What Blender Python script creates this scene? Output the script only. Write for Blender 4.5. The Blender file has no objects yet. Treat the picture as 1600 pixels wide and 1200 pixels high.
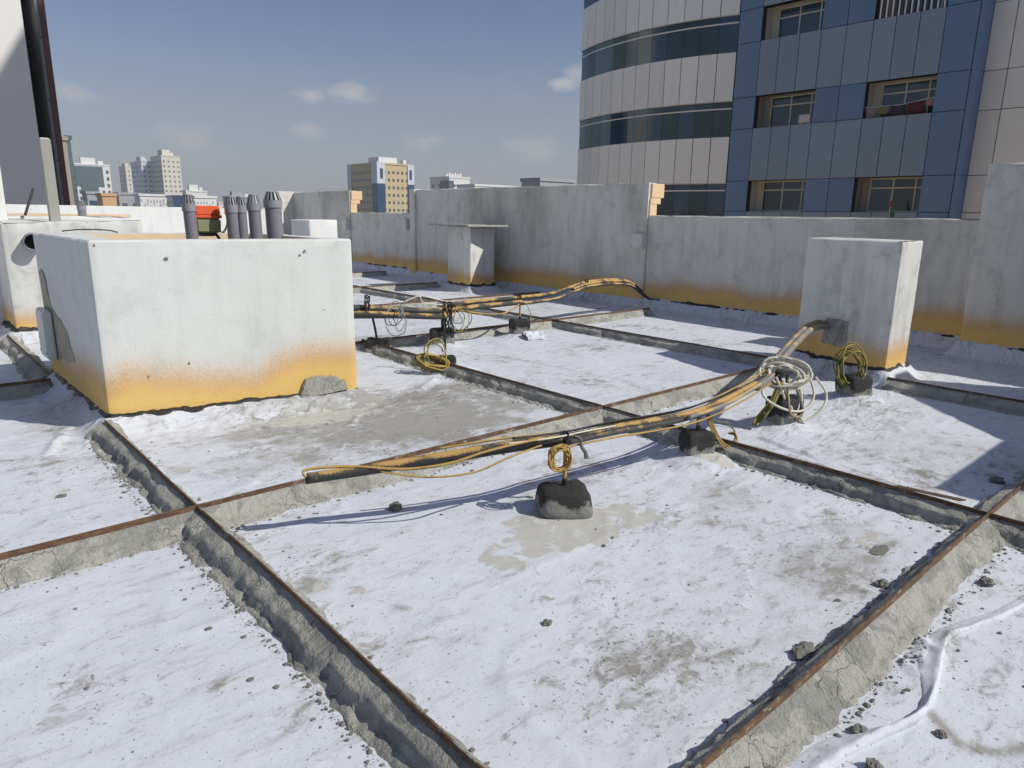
import bpy, bmesh, math, random
import numpy as np
from mathutils import Vector, Matrix
scene = bpy.context.scene
R = math.radians
# ------------------------------------------------------------------ camera
CAM_H, FOC, PITCH, ROLL, YAW = 1.5, 1090.55, R(13.54), R(0.827), R(42.071)
cam_d = bpy.data.cameras.new('camera'); cam = bpy.data.objects.new('camera', cam_d)
scene.collection.objects.link(cam); scene.camera = cam
cam_d.sensor_width = 36; cam_d.lens = 36 * FOC / 1600; cam_d.clip_start = .05; cam_d.clip_end = 9000
fwd = Vector((math.sin(YAW) * math.cos(PITCH), math.cos(YAW) * math.cos(PITCH), -math.sin(PITCH)))
right = Vector((math.cos(YAW), -math.sin(YAW), 0)); up = right.cross(fwd)
m3 = Matrix((right, up, -fwd)).transposed() @ Matrix.Rotation(ROLL, 3, 'Z')
cam.matrix_world = Matrix.Translation((0, 0, CAM_H)) @ m3.to_4x4()
# ------------------------------------------------------------------ sun, sky, exposure
SUN_TO = Vector((.62, -.95, 1.0)).normalized()
EL = math.asin(SUN_TO.z); AZ = math.atan2(SUN_TO.x, SUN_TO.y)
sun_d = bpy.data.lights.new('sun', 'SUN'); sun = bpy.data.objects.new('sun', sun_d); scene.collection.objects.link(sun)
sun_d.energy = 3.85; sun_d.angle = R(.53); sun_d.color = (1, .96, .88)
sun.rotation_euler = SUN_TO.to_track_quat('Z', 'Y').to_euler(); sun.location = (0, 0, 60)
world = bpy.data.worlds.new('World'); scene.world = world; world.use_nodes = True
wn, wl = world.node_tree.nodes, world.node_tree.links
wn.clear()
def N(nt, t, **kw):
    n = nt.nodes.new(t)
    for k, v in kw.items():
        if k.startswith('i_'): n.inputs[k[2:].replace('_', ' ')].default_value = v
        else: setattr(n, k, v)
    return n
wt = world.node_tree
sky = N(wt, 'ShaderNodeTexSky', sky_type='NISHITA', sun_disc=False, sun_elevation=EL, sun_rotation=AZ, altitude=20, air_density=1.0, dust_density=.9, ozone_density=3.5)
tc = N(wt, 'ShaderNodeTexCoord')
sep = N(wt, 'ShaderNodeSeparateXYZ'); wl.new(tc.outputs['Generated'], sep.inputs[0])
# thin broken cumulus: noise on the cloud deck, the same recipe over the whole dome
mp = N(wt, 'ShaderNodeMapping'); mp.inputs['Scale'].default_value = (1, 1, 2.2); wl.new(tc.outputs['Generated'], mp.inputs[0])
n1 = N(wt, 'ShaderNodeTexNoise', i_Scale=6.0, i_Detail=8.0, i_Roughness=.58); n1.noise_dimensions = '4D'; n1.inputs['W'].default_value = 3.7
wl.new(mp.outputs[0], n1.inputs['Vector'])
cr = N(wt, 'ShaderNodeMapRange', i_From_Min=.60, i_From_Max=.78); wl.new(n1.outputs['Fac'], cr.inputs['Value'])
# a few small puffs at the bearings and heights where they stand over the roofs
def dirv(az, tn): v = Vector((math.sin(R(az)), math.cos(R(az)), tn)).normalized(); return v
puffs = [(29.6, .152, .030), (26.5, .148, .022), (26.3, .104, .022), (47.4, .185, .030), (45.6, .172, .02), (34.7, .095, .025), (11.5, .13, .03), (43.0, .09, .035), (18.0, .09, .035), (70, .3, .05), (120, .25, .06), (-30, .2, .05), (-80, .15, .04), (200, .2, .06), (250, .22, .05), (300, .16, .05), (-5, .24, .04)]
acc = None
n2 = N(wt, 'ShaderNodeTexNoise', i_Scale=26.0, i_Detail=6.0, i_Roughness=.6); wl.new(mp.outputs[0], n2.inputs['Vector'])
for az, tn, rad in puffs:
    v = dirv(az, tn)
    vm = N(wt, 'ShaderNodeVectorMath', operation='SUBTRACT'); wl.new(tc.outputs['Generated'], vm.inputs[0]); vm.inputs[1].default_value = v
    sc_ = N(wt, 'ShaderNodeVectorMath', operation='MULTIPLY'); wl.new(vm.outputs[0], sc_.inputs[0]); sc_.inputs[1].default_value = (.75, .75, 1.7)
    ln = N(wt, 'ShaderNodeVectorMath', operation='LENGTH'); wl.new(sc_.outputs[0], ln.inputs[0])
    mr = N(wt, 'ShaderNodeMapRange', i_From_Min=rad * 1.5, i_From_Max=0.0); wl.new(ln.outputs['Value'], mr.inputs['Value'])
    if acc is None: acc = mr.outputs[0]
    else:
        mx = N(wt, 'ShaderNodeMath', operation='MAXIMUM'); wl.new(acc, mx.inputs[0]); wl.new(mr.outputs[0], mx.inputs[1]); acc = mx.outputs[0]
pa = N(wt, 'ShaderNodeMath', operation='MULTIPLY_ADD'); wl.new(acc, pa.inputs[0]); pa.inputs[1].default_value = .75; wl.new(n2.outputs['Fac'], pa.inputs[2])
pr = N(wt, 'ShaderNodeMapRange', i_From_Min=.78, i_From_Max=1.2, i_To_Max=.75); wl.new(pa.outputs[0], pr.inputs['Value'])
cs = N(wt, 'ShaderNodeMath', operation='MULTIPLY'); wl.new(cr.outputs[0], cs.inputs[0]); cs.inputs[1].default_value = .10
cm = N(wt, 'ShaderNodeMath', operation='MAXIMUM'); wl.new(pr.outputs[0], cm.inputs[0]); wl.new(cs.outputs[0], cm.inputs[1])
hue = N(wt, 'ShaderNodeHueSaturation', i_Saturation=.92, i_Value=1.0, i_Hue=.512); wl.new(sky.outputs[0], hue.inputs['Color'])
cmix = N(wt, 'ShaderNodeMix', data_type='RGBA'); wl.new(cm.outputs[0], cmix.inputs['Factor']); wl.new(hue.outputs[0], cmix.inputs[6]); cmix.inputs[7].default_value = (6.6, 6.6, 6.7, 1)
# dusty grey air low over the city, even all round the horizon
hz = N(wt, 'ShaderNodeMapRange', i_From_Min=.26, i_From_Max=-.02, i_To_Max=.8); hz.interpolation_type = 'SMOOTHSTEP'; wl.new(sep.outputs['Z'], hz.inputs['Value'])
hmix = N(wt, 'ShaderNodeMix', data_type='RGBA'); wl.new(hz.outputs[0], hmix.inputs['Factor']); wl.new(cmix.outputs[2], hmix.inputs[6]); hmix.inputs[7].default_value = (4.1, 4.2, 4.55, 1)
bg = N(wt, 'ShaderNodeBackground', i_Strength=.084); wl.new(hmix.outputs[2], bg.inputs['Color'])
wo = N(wt, 'ShaderNodeOutputWorld'); wl.new(bg.outputs[0], wo.inputs[0])
vs = scene.view_settings; vs.view_transform = 'Standard'; vs.look = 'None'; vs.exposure = 0.0; vs.gamma = 1; vs.use_curve_mapping = False
scene.cycles.use_denoising = True; scene.cycles.max_bounces = 4; scene.cycles.volume_bounces = 0; scene.cycles.diffuse_bounces = 3; scene.cycles.glossy_bounces = 2; scene.cycles.use_adaptive_sampling = True; scene.cycles.adaptive_threshold = .02
# ------------------------------------------------------------------ numeric helpers
rng = np.random.default_rng(7); random.seed(7)
def _h(ix, iy, iz, s):
    n = (ix * 374761393 + iy * 668265263 + iz * 2147483647 + s * 1274126177) & 0xffffffff
    n = ((n ^ (n >> 13)) * 1274126177) & 0xffffffff
    n = ((n ^ (n >> 16)) * 2246822519) & 0xffffffff
    return ((n ^ (n >> 15)) & 0xffff) / 65535.0
def vn(x, y, z=0.0, s=0):
    x = np.asarray(x, float); y = np.asarray(y, float); x, y, z = np.broadcast_arrays(x, y, np.asarray(z, float))
    fx, fy, fz = np.floor(x), np.floor(y), np.floor(z)
    ix, iy, iz = fx.astype(np.int64), fy.astype(np.int64), fz.astype(np.int64)
    u, v, w = x - fx, y - fy, z - fz
    u, v, w = [t * t * t * (t * (t * 6 - 15) + 10) for t in (u, v, w)]
    r = 0
    for a in (0, 1):
        for b in (0, 1):
            for c in (0, 1):
                r = r + _h(ix + a, iy + b, iz + c, s) * (u if a else 1 - u) * (v if b else 1 - v) * (w if c else 1 - w)
    return r * 2 - 1
def fbm(x, y, z=0.0, o=4, s=0, g=.5):
    r = 0; a = 1; t = 0
    for i in range(o):
        k = 2 ** i; r = r + a * vn(np.asarray(x) * k, np.asarray(y) * k, np.asarray(z) * k, s + i * 17); t += a; a *= g
    return r / t
def sst(e0, e1, x): t = np.clip((x - e0) / (e1 - e0), 0, 1); return t * t * (3 - 2 * t)
TX, TY = -.0039, .0054                      # the fall of the roof
def zr(x, y): return TX * x + TY * y        # level of the screed rails' top edge
# plan outlines of what stands on the roof
BIG = [(1.10, 5.62), (2.97, 5.31), (3.02, 7.35), (1.07, 7.62)]
RBOX = [(7.48, 2.62), (8.16, 2.66), (8.50, 3.78), (7.82, 3.74)]
FBOX = [(9.23, 11.58), (10.04, 11.76), (10.22, 12.78), (9.42, 12.62)]
LBOX = [(1.13, 10.2), (2.6, 10.0), (2.64, 11.6), (1.1, 11.8)]
SBOX = [(4.95, 10.75), (5.12, 10.45), (5.60, 10.45), (5.55, 10.95)]
WX = 10.5
WALLP = [(WX, -8), (12, -8), (12, 30), (WX, 30)]
WALLR = [(10.05, -8), (12, -8), (12, 2.7), (10.05, 2.7)]
FARW = [(-6, 21.9), (12, 21.9), (12, 24), (-6, 24)]
def sdf(poly, x, y):
    d = None
    for i in range(len(poly)):
        a, b = poly[i], poly[(i + 1) % len(poly)]
        ex, ey = b[0] - a[0], b[1] - a[1]; l = math.hypot(ex, ey)
        k = ((x - a[0]) * ey - (y - a[1]) * ex) / l
        d = k if d is None else np.maximum(d, k)
    return d
BLOCKS = [(2.70, 2.54), (4.03, 2.54), (5.26, 2.58), (6.66, 2.58), (5.13, 6.97), (6.37, 6.97), (4.28, 7.32), (4.36, 5.78)]
def upst(x, y):
    h = 0
    for P, H, W in ((BIG, .12, .22), (RBOX, .15, .22), (FBOX, .13, .22), (LBOX, .14, .24), (WALLP, .19, .16), (WALLR, .19, .16), (FARW, .2, .3), (SBOX, .1, .2)):
        d = sdf(P, x, y); h = np.maximum(h, H * (1 - sst(-.01, W, d)) ** 1.25)
    for bx, by in BLOCKS[1:]:
        d = np.hypot(x - bx, y - by); h = np.maximum(h, .055 * (1 - sst(.08, .33, d)))
    return h
def nearest(x, y):
    d = 99
    for P in (BIG, RBOX, FBOX, LBOX, WALLP, WALLR): d = np.minimum(d, np.abs(sdf(P, x, y)))
    for bx, by in BLOCKS: d = np.minimum(d, np.hypot(x - bx, y - by))
    return d
def fold(x, y, pts, w, a, s=0):
    """a raised crease of the sheet along a polyline"""
    best = np.full(np.shape(x), 9.0)
    lo = np.min(np.array(pts), 0) - .35; hi = np.max(np.array(pts), 0) + .35
    sel = (x > lo[0]) & (x < hi[0]) & (y > lo[1]) & (y < hi[1])
    if not np.any(sel): return np.zeros(np.shape(x))
    full = np.zeros(np.shape(x)); x = x[sel]; y = y[sel]; best = best[sel]
    wx = x + .05 * fbm(x * 3, y * 3, 0, 3, s); wy = y + .05 * fbm(x * 3 + 9, y * 3, 0, 3, s)
    for (x0, y0), (x1, y1) in zip(pts[:-1], pts[1:]):
        dx, dy = x1 - x0, y1 - y0; t = np.clip(((wx - x0) * dx + (wy - y0) * dy) / (dx * dx + dy * dy), 0, 1)
        best = np.minimum(best, np.hypot(wx - x0 - t * dx, wy - y0 - t * dy))
    full[sel] = a * np.exp(-(best / w) ** 2) * (.55 + .45 * vn(x * 2.3, y * 2.3, 0, s)); return full
FOLDS = [([(4.58, 1.1), (4.56, 2.2), (4.66, 3.4)], .02, .042, 1), ([(4.44, 1.0), (4.7, 2.0), (4.85, 2.5)], .018, .036, 2), ([(4.9, 1.25), (5.3, 2.1), (5.2, 2.4)], .03, .02, 3),
         ([(2.2, 4.75), (2.0, 5.1)], .03, .035, 4), ([(2.55, 4.7), (2.75, 4.9)], .02, .03, 5), ([(3.4, 5.0), (3.1, 5.4)], .03, .03, 6), ([(3.6, 5.3), (4.0, 5.6)], .03, .03, 7),
         ([(1.5, 4.0), (1.25, 4.4)], .016, .028, 8), ([(1.42, 4.1), (1.2, 4.25)], .014, .02, 9), ([(2.9, .74), (2.72, .70)], .02, .022, 34), ([(2.72, .82), (2.66, .68)], .016, .02, 35), ([(2.98, .86), (2.84, .69)], .018, .02, 36), ([(2.75, .85), (2.62, .72)], .02, .012, 12),
         ([(5.9, 1.9), (6.3, 2.2)], .025, .02, 13), ([(.7, 5.4), (.95, 6.2), (.8, 6.9)], .03, .035, 14), ([(.9, 5.3), (1.0, 5.8)], .02, .03, 15), ([(6.0, 2.6), (6.45, 2.62)], .02, .015, 16),
         ([(5.0, 3.0), (5.6, 4.4), (5.3, 6.2)], .02, .012, 17), ([(7.9, 2.0), (7.7, 1.2)], .03, .02, 18)]
def mem(x, y):
    x = np.asarray(x, float); y = np.asarray(y, float)
    z = zr(x, y) - .122 + .006 * fbm(x * 1.3, y * 1.3, 0, 3, 5) + upst(x, y)
    d = nearest(x, y); m = np.exp(-np.maximum(d, 0) / .42)
    r = 1 - np.abs(vn(x * 5 + 1.2 * fbm(x * 2, y * 2, 0, 2, 8), y * 5 + 1.2 * fbm(x * 2, y * 2, 3, 2, 9), 0, 21)); r2 = 1 - np.abs(vn(x * 11, y * 11 + 2 * fbm(x * 3, y * 3, 0, 2, 4), 0, 33))
    z = z + m * (.013 * r ** 6 + .006 * r2 ** 5)
    rr = 1 - np.abs(vn(x * 1.6 + 2 * fbm(x, y, 0, 2, 50), y * 2.6, 0, 51)); z = z + .006 * rr ** 9
    for f in FOLDS: z = z + fold(x, y, *f)
    z = z + .0022 * fbm(x * 9, y * 9, 0, 3, 61)
    return z
def memz(x, y): return float(mem(np.array([x]), np.array([y]))[0])
# ------------------------------------------------------------------ mesh helpers
col = scene.collection
def obj(name, verts, faces, mat=None, parent=None, smooth=False, loc=None):
    me = bpy.data.meshes.new(name)
    if isinstance(verts, np.ndarray): verts = verts.tolist()
    if isinstance(faces, np.ndarray): faces = faces.tolist()
    me.from_pydata(verts, [], faces); me.update()
    if mat: me.materials.append(mat)
    if smooth: me.polygons.foreach_set('use_smooth', [True] * len(me.polygons))
    o = bpy.data.objects.new(name, me); col.objects.link(o)
    if parent: o.parent = parent
    if loc is not None: o.location = loc
    return o
def tag(o, label=None, cat=None, group=None, kind=None):
    for k, v in (('label', label), ('category', cat), ('group', group), ('kind', kind)):
        if v: o[k] = v
    return o
def thing(name, label, cat, loc=(0, 0, 0), rz=0, group=None):
    o = bpy.data.objects.new(name, None); col.objects.link(o); o.location = loc; o.rotation_euler = (0, 0, rz); o.empty_display_size = .2
    return tag(o, label, cat, group)
class MB:
    def __init__(s): s.v, s.f = [], []
    def add(s, v, f):
        n = len(s.v); s.v += [tuple(p) for p in v]; s.f += [tuple(i + n for i in q) for q in f]; return s
    def box(s, x0, x1, y0, y1, z0, z1):
        return s.add([(x0, y0, z0), (x1, y0, z0), (x1, y1, z0), (x0, y1, z0), (x0, y0, z1), (x1, y0, z1), (x1, y1, z1), (x0, y1, z1)],
                     [(0, 3, 2, 1), (4, 5, 6, 7), (0, 1, 5, 4), (1, 2, 6, 5), (2, 3, 7, 6), (3, 0, 4, 7)])
    def tube(s, pts, r, n=8, caps=True):
        v, f = tube_geo(pts, r, n, caps); return s.add(v, f)
    def cyl(s, c, r0, r1, z0, z1, n=20, caps=True):
        v = []
        for z, r in ((z0, r0), (z1, r1)):
            v += [(c[0] + r * math.cos(2 * math.pi * i / n), c[1] + r * math.sin(2 * math.pi * i / n), z) for i in range(n)]
        f = [(i, (i + 1) % n, n + (i + 1) % n, n + i) for i in range(n)]
        if caps: f += [tuple(range(n - 1, -1, -1)), tuple(range(n, 2 * n))]
        return s.add(v, f)
    def build(s, name, mat, parent=None, smooth=False): return obj(name, s.v, s.f, mat, parent, smooth)
def spline(P, per=8, closed=False):
    P = [Vector(p) for p in P]; out = []; n = len(P)
    for i in range(n if closed else n - 1):
        if closed: a, b, c, d = P[i - 1], P[i], P[(i + 1) % n], P[(i + 2) % n]
        else: a, b, c, d = P[max(i - 1, 0)], P[i], P[i + 1], P[min(i + 2, n - 1)]
        for k in range(per):
            t = k / per
            out.append(.5 * ((2 * b) + (c - a) * t + (2 * a - 5 * b + 4 * c - d) * t * t + (3 * b - a - 3 * c + d) * t ** 3))
    if not closed: out.append(P[-1])
    return out
def tube_geo(pts, r, n=8, caps=True):
    pts = [Vector(p) for p in pts]; m = len(pts); v, f = [], []
    t = (pts[1] - pts[0]).normalized(); u = t.orthogonal().normalized()
    for i, p in enumerate(pts):
        t2 = (pts[min(i + 1, m - 1)] - pts[max(i - 1, 0)])
        if t2.length < 1e-9: t2 = t
        t2.normalize(); u = t.rotation_difference(t2) @ u; u = (u - t2 * u.dot(t2)).normalized(); t = t2; w = t.cross(u)
        rr = r[i] if hasattr(r, '__len__') else r
        v += [tuple(p + (u * math.cos(a) + w * math.sin(a)) * rr) for a in (2 * math.pi * k / n for k in range(n))]
    for i in range(m - 1):
        for k in range(n): f.append((i * n + k, i * n + (k + 1) % n, (i + 1) * n + (k + 1) % n, (i + 1) * n + k))
    if caps: f += [tuple(range(n - 1, -1, -1)), tuple(range((m - 1) * n, m * n))]
    return v, f
def grid_faces(nu, nv, wrap=False):
    i = np.arange(nv - 1)[:, None]; k = np.arange(nu if wrap else nu - 1)[None, :]
    a = i * nu + k; b = i * nu + (k + 1) % nu
    return np.stack([a, b, b + nu, a + nu], -1).reshape(-1, 4)
def loop_of(poly, rad=.015, step=.06):
    """dense rounded outline; returns points and outward normals"""
    n = len(poly); pts = []; nor = []
    cor = []
    for i in range(n):
        p0, p, p1 = [np.array(poly[k % n], float) for k in (i - 1, i, i + 1)]
        a = (p0 - p) / np.linalg.norm(p0 - p); b = (p1 - p) / np.linalg.norm(p1 - p)
        cor.append((p + a * rad, p, p + b * rad, a, b))
    for i in range(n):
        s, p, e, a, b = cor[i]
        na = np.array([-a[1], a[0]]); nb = np.array([b[1], -b[0]])
        for t in (0, .5, 1):
            q = (1 - t) ** 2 * s + 2 * t * (1 - t) * p + t * t * e; m = na * (1 - t) + nb * t; pts.append(q); nor.append(m / np.linalg.norm(m))
        s2 = cor[(i + 1) % n][0]; L = np.linalg.norm(s2 - e); k = max(int(L / step), 1)
        for j in range(1, k): pts.append(e + (s2 - e) * j / k); nor.append(nb)
    return np.array(pts), np.array(nor)
def prism(name, poly, z0, z1, mat, parent=None, amp=.004, chip=.01, hollow=None, zin=None, step=.05, ztop=None, top=True):
    """rendered masonry box: slightly uneven faces, worn arrises; hollow = inner outline"""
    P, Nn = loop_of(poly, .018, step); n = len(P); V = []
    zs = list(np.linspace(z0, z1 - .014, max(int((z1 - z0) / step), 2)))
    for z in zs:
        d = amp * fbm(P[:, 0] * 3, P[:, 1] * 3, z * 3, 3, 71) + .3 * amp * vn(P[:, 0] * 14, P[:, 1] * 14, z * 14, 72)
        Q = P + Nn * d[:, None]; V.append(np.c_[Q, np.full(n, z)])
    def zt(Q): return (z1 if ztop is None else np.array([ztop(a, b) for a, b in Q]))
    if ztop is not None:
        dz = zt(P) - z1
        for k, z in enumerate(zs): V[k][:, 2] += dz * (z - z0) / (z1 - z0)
    c = -chip * np.clip(fbm(P[:, 0] * 6, P[:, 1] * 6, 0, 3, 73) + .1, 0, 1) * 1.6
    V[-1][:, :2] += Nn * (c * .7)[:, None]
    Q = P - Nn * .012; V.append(np.c_[Q + Nn * c[:, None], np.full(n, 0) + zt(Q) - .001 + c * .5])
    if hollow is None:
        Q = P - Nn * .05; V.append(np.c_[Q, np.zeros(n) + zt(Q)])
        F = grid_faces(n, len(V), True).tolist()
        if top: F.append(tuple(range((len(V) - 1) * n, len(V) * n)))
    else:
        C = np.mean(np.array(hollow), 0); H = np.array(hollow, float)
        # inner outline sampled to match the outer loop by angle order: walk the same corner/edge parameters
        I = []; k = 0
        per = np.linalg.norm(np.diff(np.vstack([P, P[:1]]), axis=0), axis=1); m = len(poly)
        for q in P:
            # barycentric-like transfer from outer to inner quad
            I.append(None)
        # corner indices in P
        ci = [int(np.argmin(np.hypot(P[:, 0] - a, P[:, 1] - b))) for a, b in poly]
        for i in range(m):
            a, b = ci[i], ci[(i + 1) % m]
            if b <= a: b += n
            for j in range(a, b): t = (j - a) / (b - a); I[j % n] = H[i] * (1 - t) + H[(i + 1) % m] * t
        I = np.array(I)
        V.append(np.c_[I, np.zeros(n) + z1 - .002]); V.append(np.c_[I, np.zeros(n) + z1 - .03]); V.append(np.c_[I, np.zeros(n) + (zin if zin is not None else z0)])
        F = grid_faces(n, len(V), True).tolist()
    o = obj(name, np.vstack(V), F, mat, parent, True)
    mod = o.modifiers.new('ws', 'EDGE_SPLIT'); mod.split_angle = R(38)
    return o
# ------------------------------------------------------------------ materials
def mat(name):
    m = bpy.data.materials.new(name); m.use_nodes = True; nt = m.node_tree; b = nt.nodes['Principled BSDF']; return m, nt, b
def ramp(nt, src, stops):
    r = nt.nodes.new('ShaderNodeValToRGB'); e = r.color_ramp.elements
    while len(e) < len(stops): e.new(.5)
    for k, (p, c) in zip(e, stops): k.position = p; k.color = (c[0], c[1], c[2], 1) if hasattr(c, '__len__') else (c, c, c, 1)
    nt.links.new(src, r.inputs[0]); return r.outputs[0]
def noise_(nt, scale, detail=4, rough=.55, vec=None, dist=0, w=None):
    n = nt.nodes.new('ShaderNodeTexNoise'); n.inputs['Scale'].default_value = scale; n.inputs['Detail'].default_value = detail; n.inputs['Roughness'].default_value = rough; n.inputs['Distortion'].default_value = dist
    if vec is not None: nt.links.new(vec, n.inputs['Vector'])
    return n.outputs['Fac']
def mapped(nt, src, scale=(1, 1, 1), loc=(0, 0, 0), rot=(0, 0, 0)):
    n = nt.nodes.new('ShaderNodeMapping'); n.inputs['Scale'].default_value = scale; n.inputs['Location'].default_value = loc; n.inputs['Rotation'].default_value = rot
    nt.links.new(src, n.inputs[0]); return n.outputs[0]
def geo(nt): return nt.nodes.new('ShaderNodeNewGeometry').outputs['Position']
def objc(nt): return nt.nodes.new('ShaderNodeTexCoord').outputs['Object']
def math_(nt, op, a, b=None, c=None, clamp=False):
    n = nt.nodes.new('ShaderNodeMath'); n.operation = op; n.use_clamp = clamp
    for i, v in enumerate((a, b, c)):
        if v is None: continue
        if isinstance(v, (int, float)): n.inputs[i].default_value = v
        else: nt.links.new(v, n.inputs[i])
    return n.outputs[0]
def mrange(nt, v, a, b, c=0, d=1, smooth=True):
    n = nt.nodes.new('ShaderNodeMapRange'); n.interpolation_type = 'SMOOTHSTEP' if smooth else 'LINEAR'
    for k, x in (('From Min', a), ('From Max', b), ('To Min', c), ('To Max', d)): n.inputs[k].default_value = x
    nt.links.new(v, n.inputs['Value']); return n.outputs[0]
def mixc(nt, f, a, b):
    n = nt.nodes.new('ShaderNodeMix'); n.data_type = 'RGBA'
    for k, v in (('Factor', f), (6, a), (7, b)):
        if isinstance(v, (int, float)): n.inputs[k].default_value = v
        elif isinstance(v, tuple): n.inputs[k].default_value = (*v[:3], 1)
        else: nt.links.new(v, n.inputs[k])
    return n.outputs[2]
def bump(nt, b, h, strength=.3, dist=.01, prev=None):
    n = nt.nodes.new('ShaderNodeBump'); n.inputs['Strength'].default_value = strength; n.inputs['Distance'].default_value = dist
    nt.links.new(h, n.inputs['Height'])
    if prev is not None: nt.links.new(prev, n.inputs['Normal'])
    nt.links.new(n.outputs[0], b.inputs['Normal']); return n.outputs[0]
def plain(name, c, rough=.6, metal=0, var=.12, scale=8, bmp=0, spec=.5):
    m, nt, b = mat(name); f = noise_(nt, scale, 5, .6, objc(nt))
    k = mixc(nt, f, tuple(x * (1 - var) for x in c), tuple(min(x * (1 + var), 1) for x in c)); nt.links.new(k, b.inputs['Base Color'])
    b.inputs['Roughness'].default_value = rough; b.inputs['Metallic'].default_value = metal; b.inputs['Specular IOR Level'].default_value = spec
    if bmp: bump(nt, b, noise_(nt, scale * 6, 4, .6, objc(nt)), bmp, .01)
    return m
def m_membrane():
    m, nt, b = mat('white_geotextile'); p = geo(nt); L = nt.links
    at1 = nt.nodes.new('ShaderNodeAttribute'); at1.attribute_name = 'dirt_shade'; at2 = nt.nodes.new('ShaderNodeAttribute'); at2.attribute_name = 'slurry'
    base = mixc(nt, noise_(nt, .9, 5, .6, p), (.575, .605, .66), (.715, .74, .785))
    wv = mapped(nt, p, (1, 4, 1), rot=(0, 0, .5)); base = mixc(nt, math_(nt, 'MULTIPLY', mrange(nt, noise_(nt, 4, 5, .7, wv), .48, .74), .62), base, (.44, .445, .46))
    fine = mixc(nt, mrange(nt, noise_(nt, 420, 2, .5, p), .35, .75), (1, 1, 1), (.90, .90, .90))
    mul = nt.nodes.new('ShaderNodeMix'); mul.data_type = 'RGBA'; mul.blend_type = 'MULTIPLY'; mul.inputs['Factor'].default_value = 1; L.new(base, mul.inputs[6]); L.new(fine, mul.inputs[7]); base = mul.outputs[2]
    # trodden-in cement dust, plus painted shade along the creases
    area = math_(nt, 'ADD', mrange(nt, noise_(nt, 1.1, 4, .6, p), .45, .75), at1.outputs['Fac'])
    d1 = noise_(nt, 7, 6, .72, mapped(nt, p, (1, 1.7, 1), rot=(0, 0, -.35)), .6); s1 = mrange(nt, math_(nt, 'MULTIPLY_ADD', area, .16, d1), .56, .78)
    base = mixc(nt, math_(nt, 'MULTIPLY', s1, .85), base, (.25, .235, .20))
    # specks and crumbs of cement
    d2 = noise_(nt, 44, 4, .62, p); s2 = mrange(nt, math_(nt, 'MULTIPLY_ADD', area, .085, d2), .645, .715)
    base = mixc(nt, math_(nt, 'MULTIPLY', s2, .85), base, (.20, .19, .165))
    d3 = noise_(nt, 110, 3, .5, p); s3 = mrange(nt, math_(nt, 'MULTIPLY_ADD', area, .06, d3), .675, .73); base = mixc(nt, math_(nt, 'MULTIPLY', s3, .7), base, (.17, .155, .13))
    d4 = noise_(nt, 6.5, 5, .68, mapped(nt, p, (1, 1.5, 1), (4, 7, 0), (0, 0, -.5)), .5); s4 = mrange(nt, d4, .615, .70); base = mixc(nt, math_(nt, 'MULTIPLY', s4, math_(nt, 'MULTIPLY_ADD', d2, .9, .2)), base, (.25, .235, .20))
    # greyer, grimier bays and the painted crease shade
    g = math_(nt, 'MULTIPLY', at1.outputs['Fac'], mrange(nt, noise_(nt, 2.2, 4, .65, p, .5), .30, .62)); base = mixc(nt, math_(nt, 'MULTIPLY', g, .95, clamp=True), base, (.34, .33, .305))
    sl = math_(nt, 'ADD', at2.outputs['Fac'], math_(nt, 'MULTIPLY', math_(nt, 'SUBTRACT', noise_(nt, 9, 6, .65, p, .8), .5), .9)); slm = mrange(nt, sl, .44, .56)
    base = mixc(nt, slm, base, mixc(nt, noise_(nt, 14, 5, .6, p), (.43, .425, .385), (.55, .54, .495)))
    L.new(base, b.inputs['Base Color']); b.inputs['Roughness'].default_value = .85; b.inputs['Specular IOR Level'].default_value = .25
    h = math_(nt, 'ADD', math_(nt, 'MULTIPLY', noise_(nt, 160, 3, .6, p), .14), math_(nt, 'ADD', math_(nt, 'MULTIPLY', noise_(nt, 22, 4, .6, p, .5), .8), math_(nt, 'MULTIPLY', slm, .5)))
    h = math_(nt, 'MULTIPLY_ADD', s2, .2, h)
    at3 = nt.nodes.new('ShaderNodeAttribute'); at3.attribute_name = 'wrinkle'
    w1 = math_(nt, 'ABSOLUTE', math_(nt, 'SUBTRACT', noise_(nt, 3.2, 2, .45, mapped(nt, p, (1, 2.2, 1), rot=(0, 0, .6)), .5), .5)); w1 = mrange(nt, w1, .11, 0.0)
    ww = math_(nt, 'MULTIPLY', w1, at3.outputs['Fac'])
    n0 = bump(nt, b, ww, .4, .03); bump(nt, b, h, .28, .012, n0); return m
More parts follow.
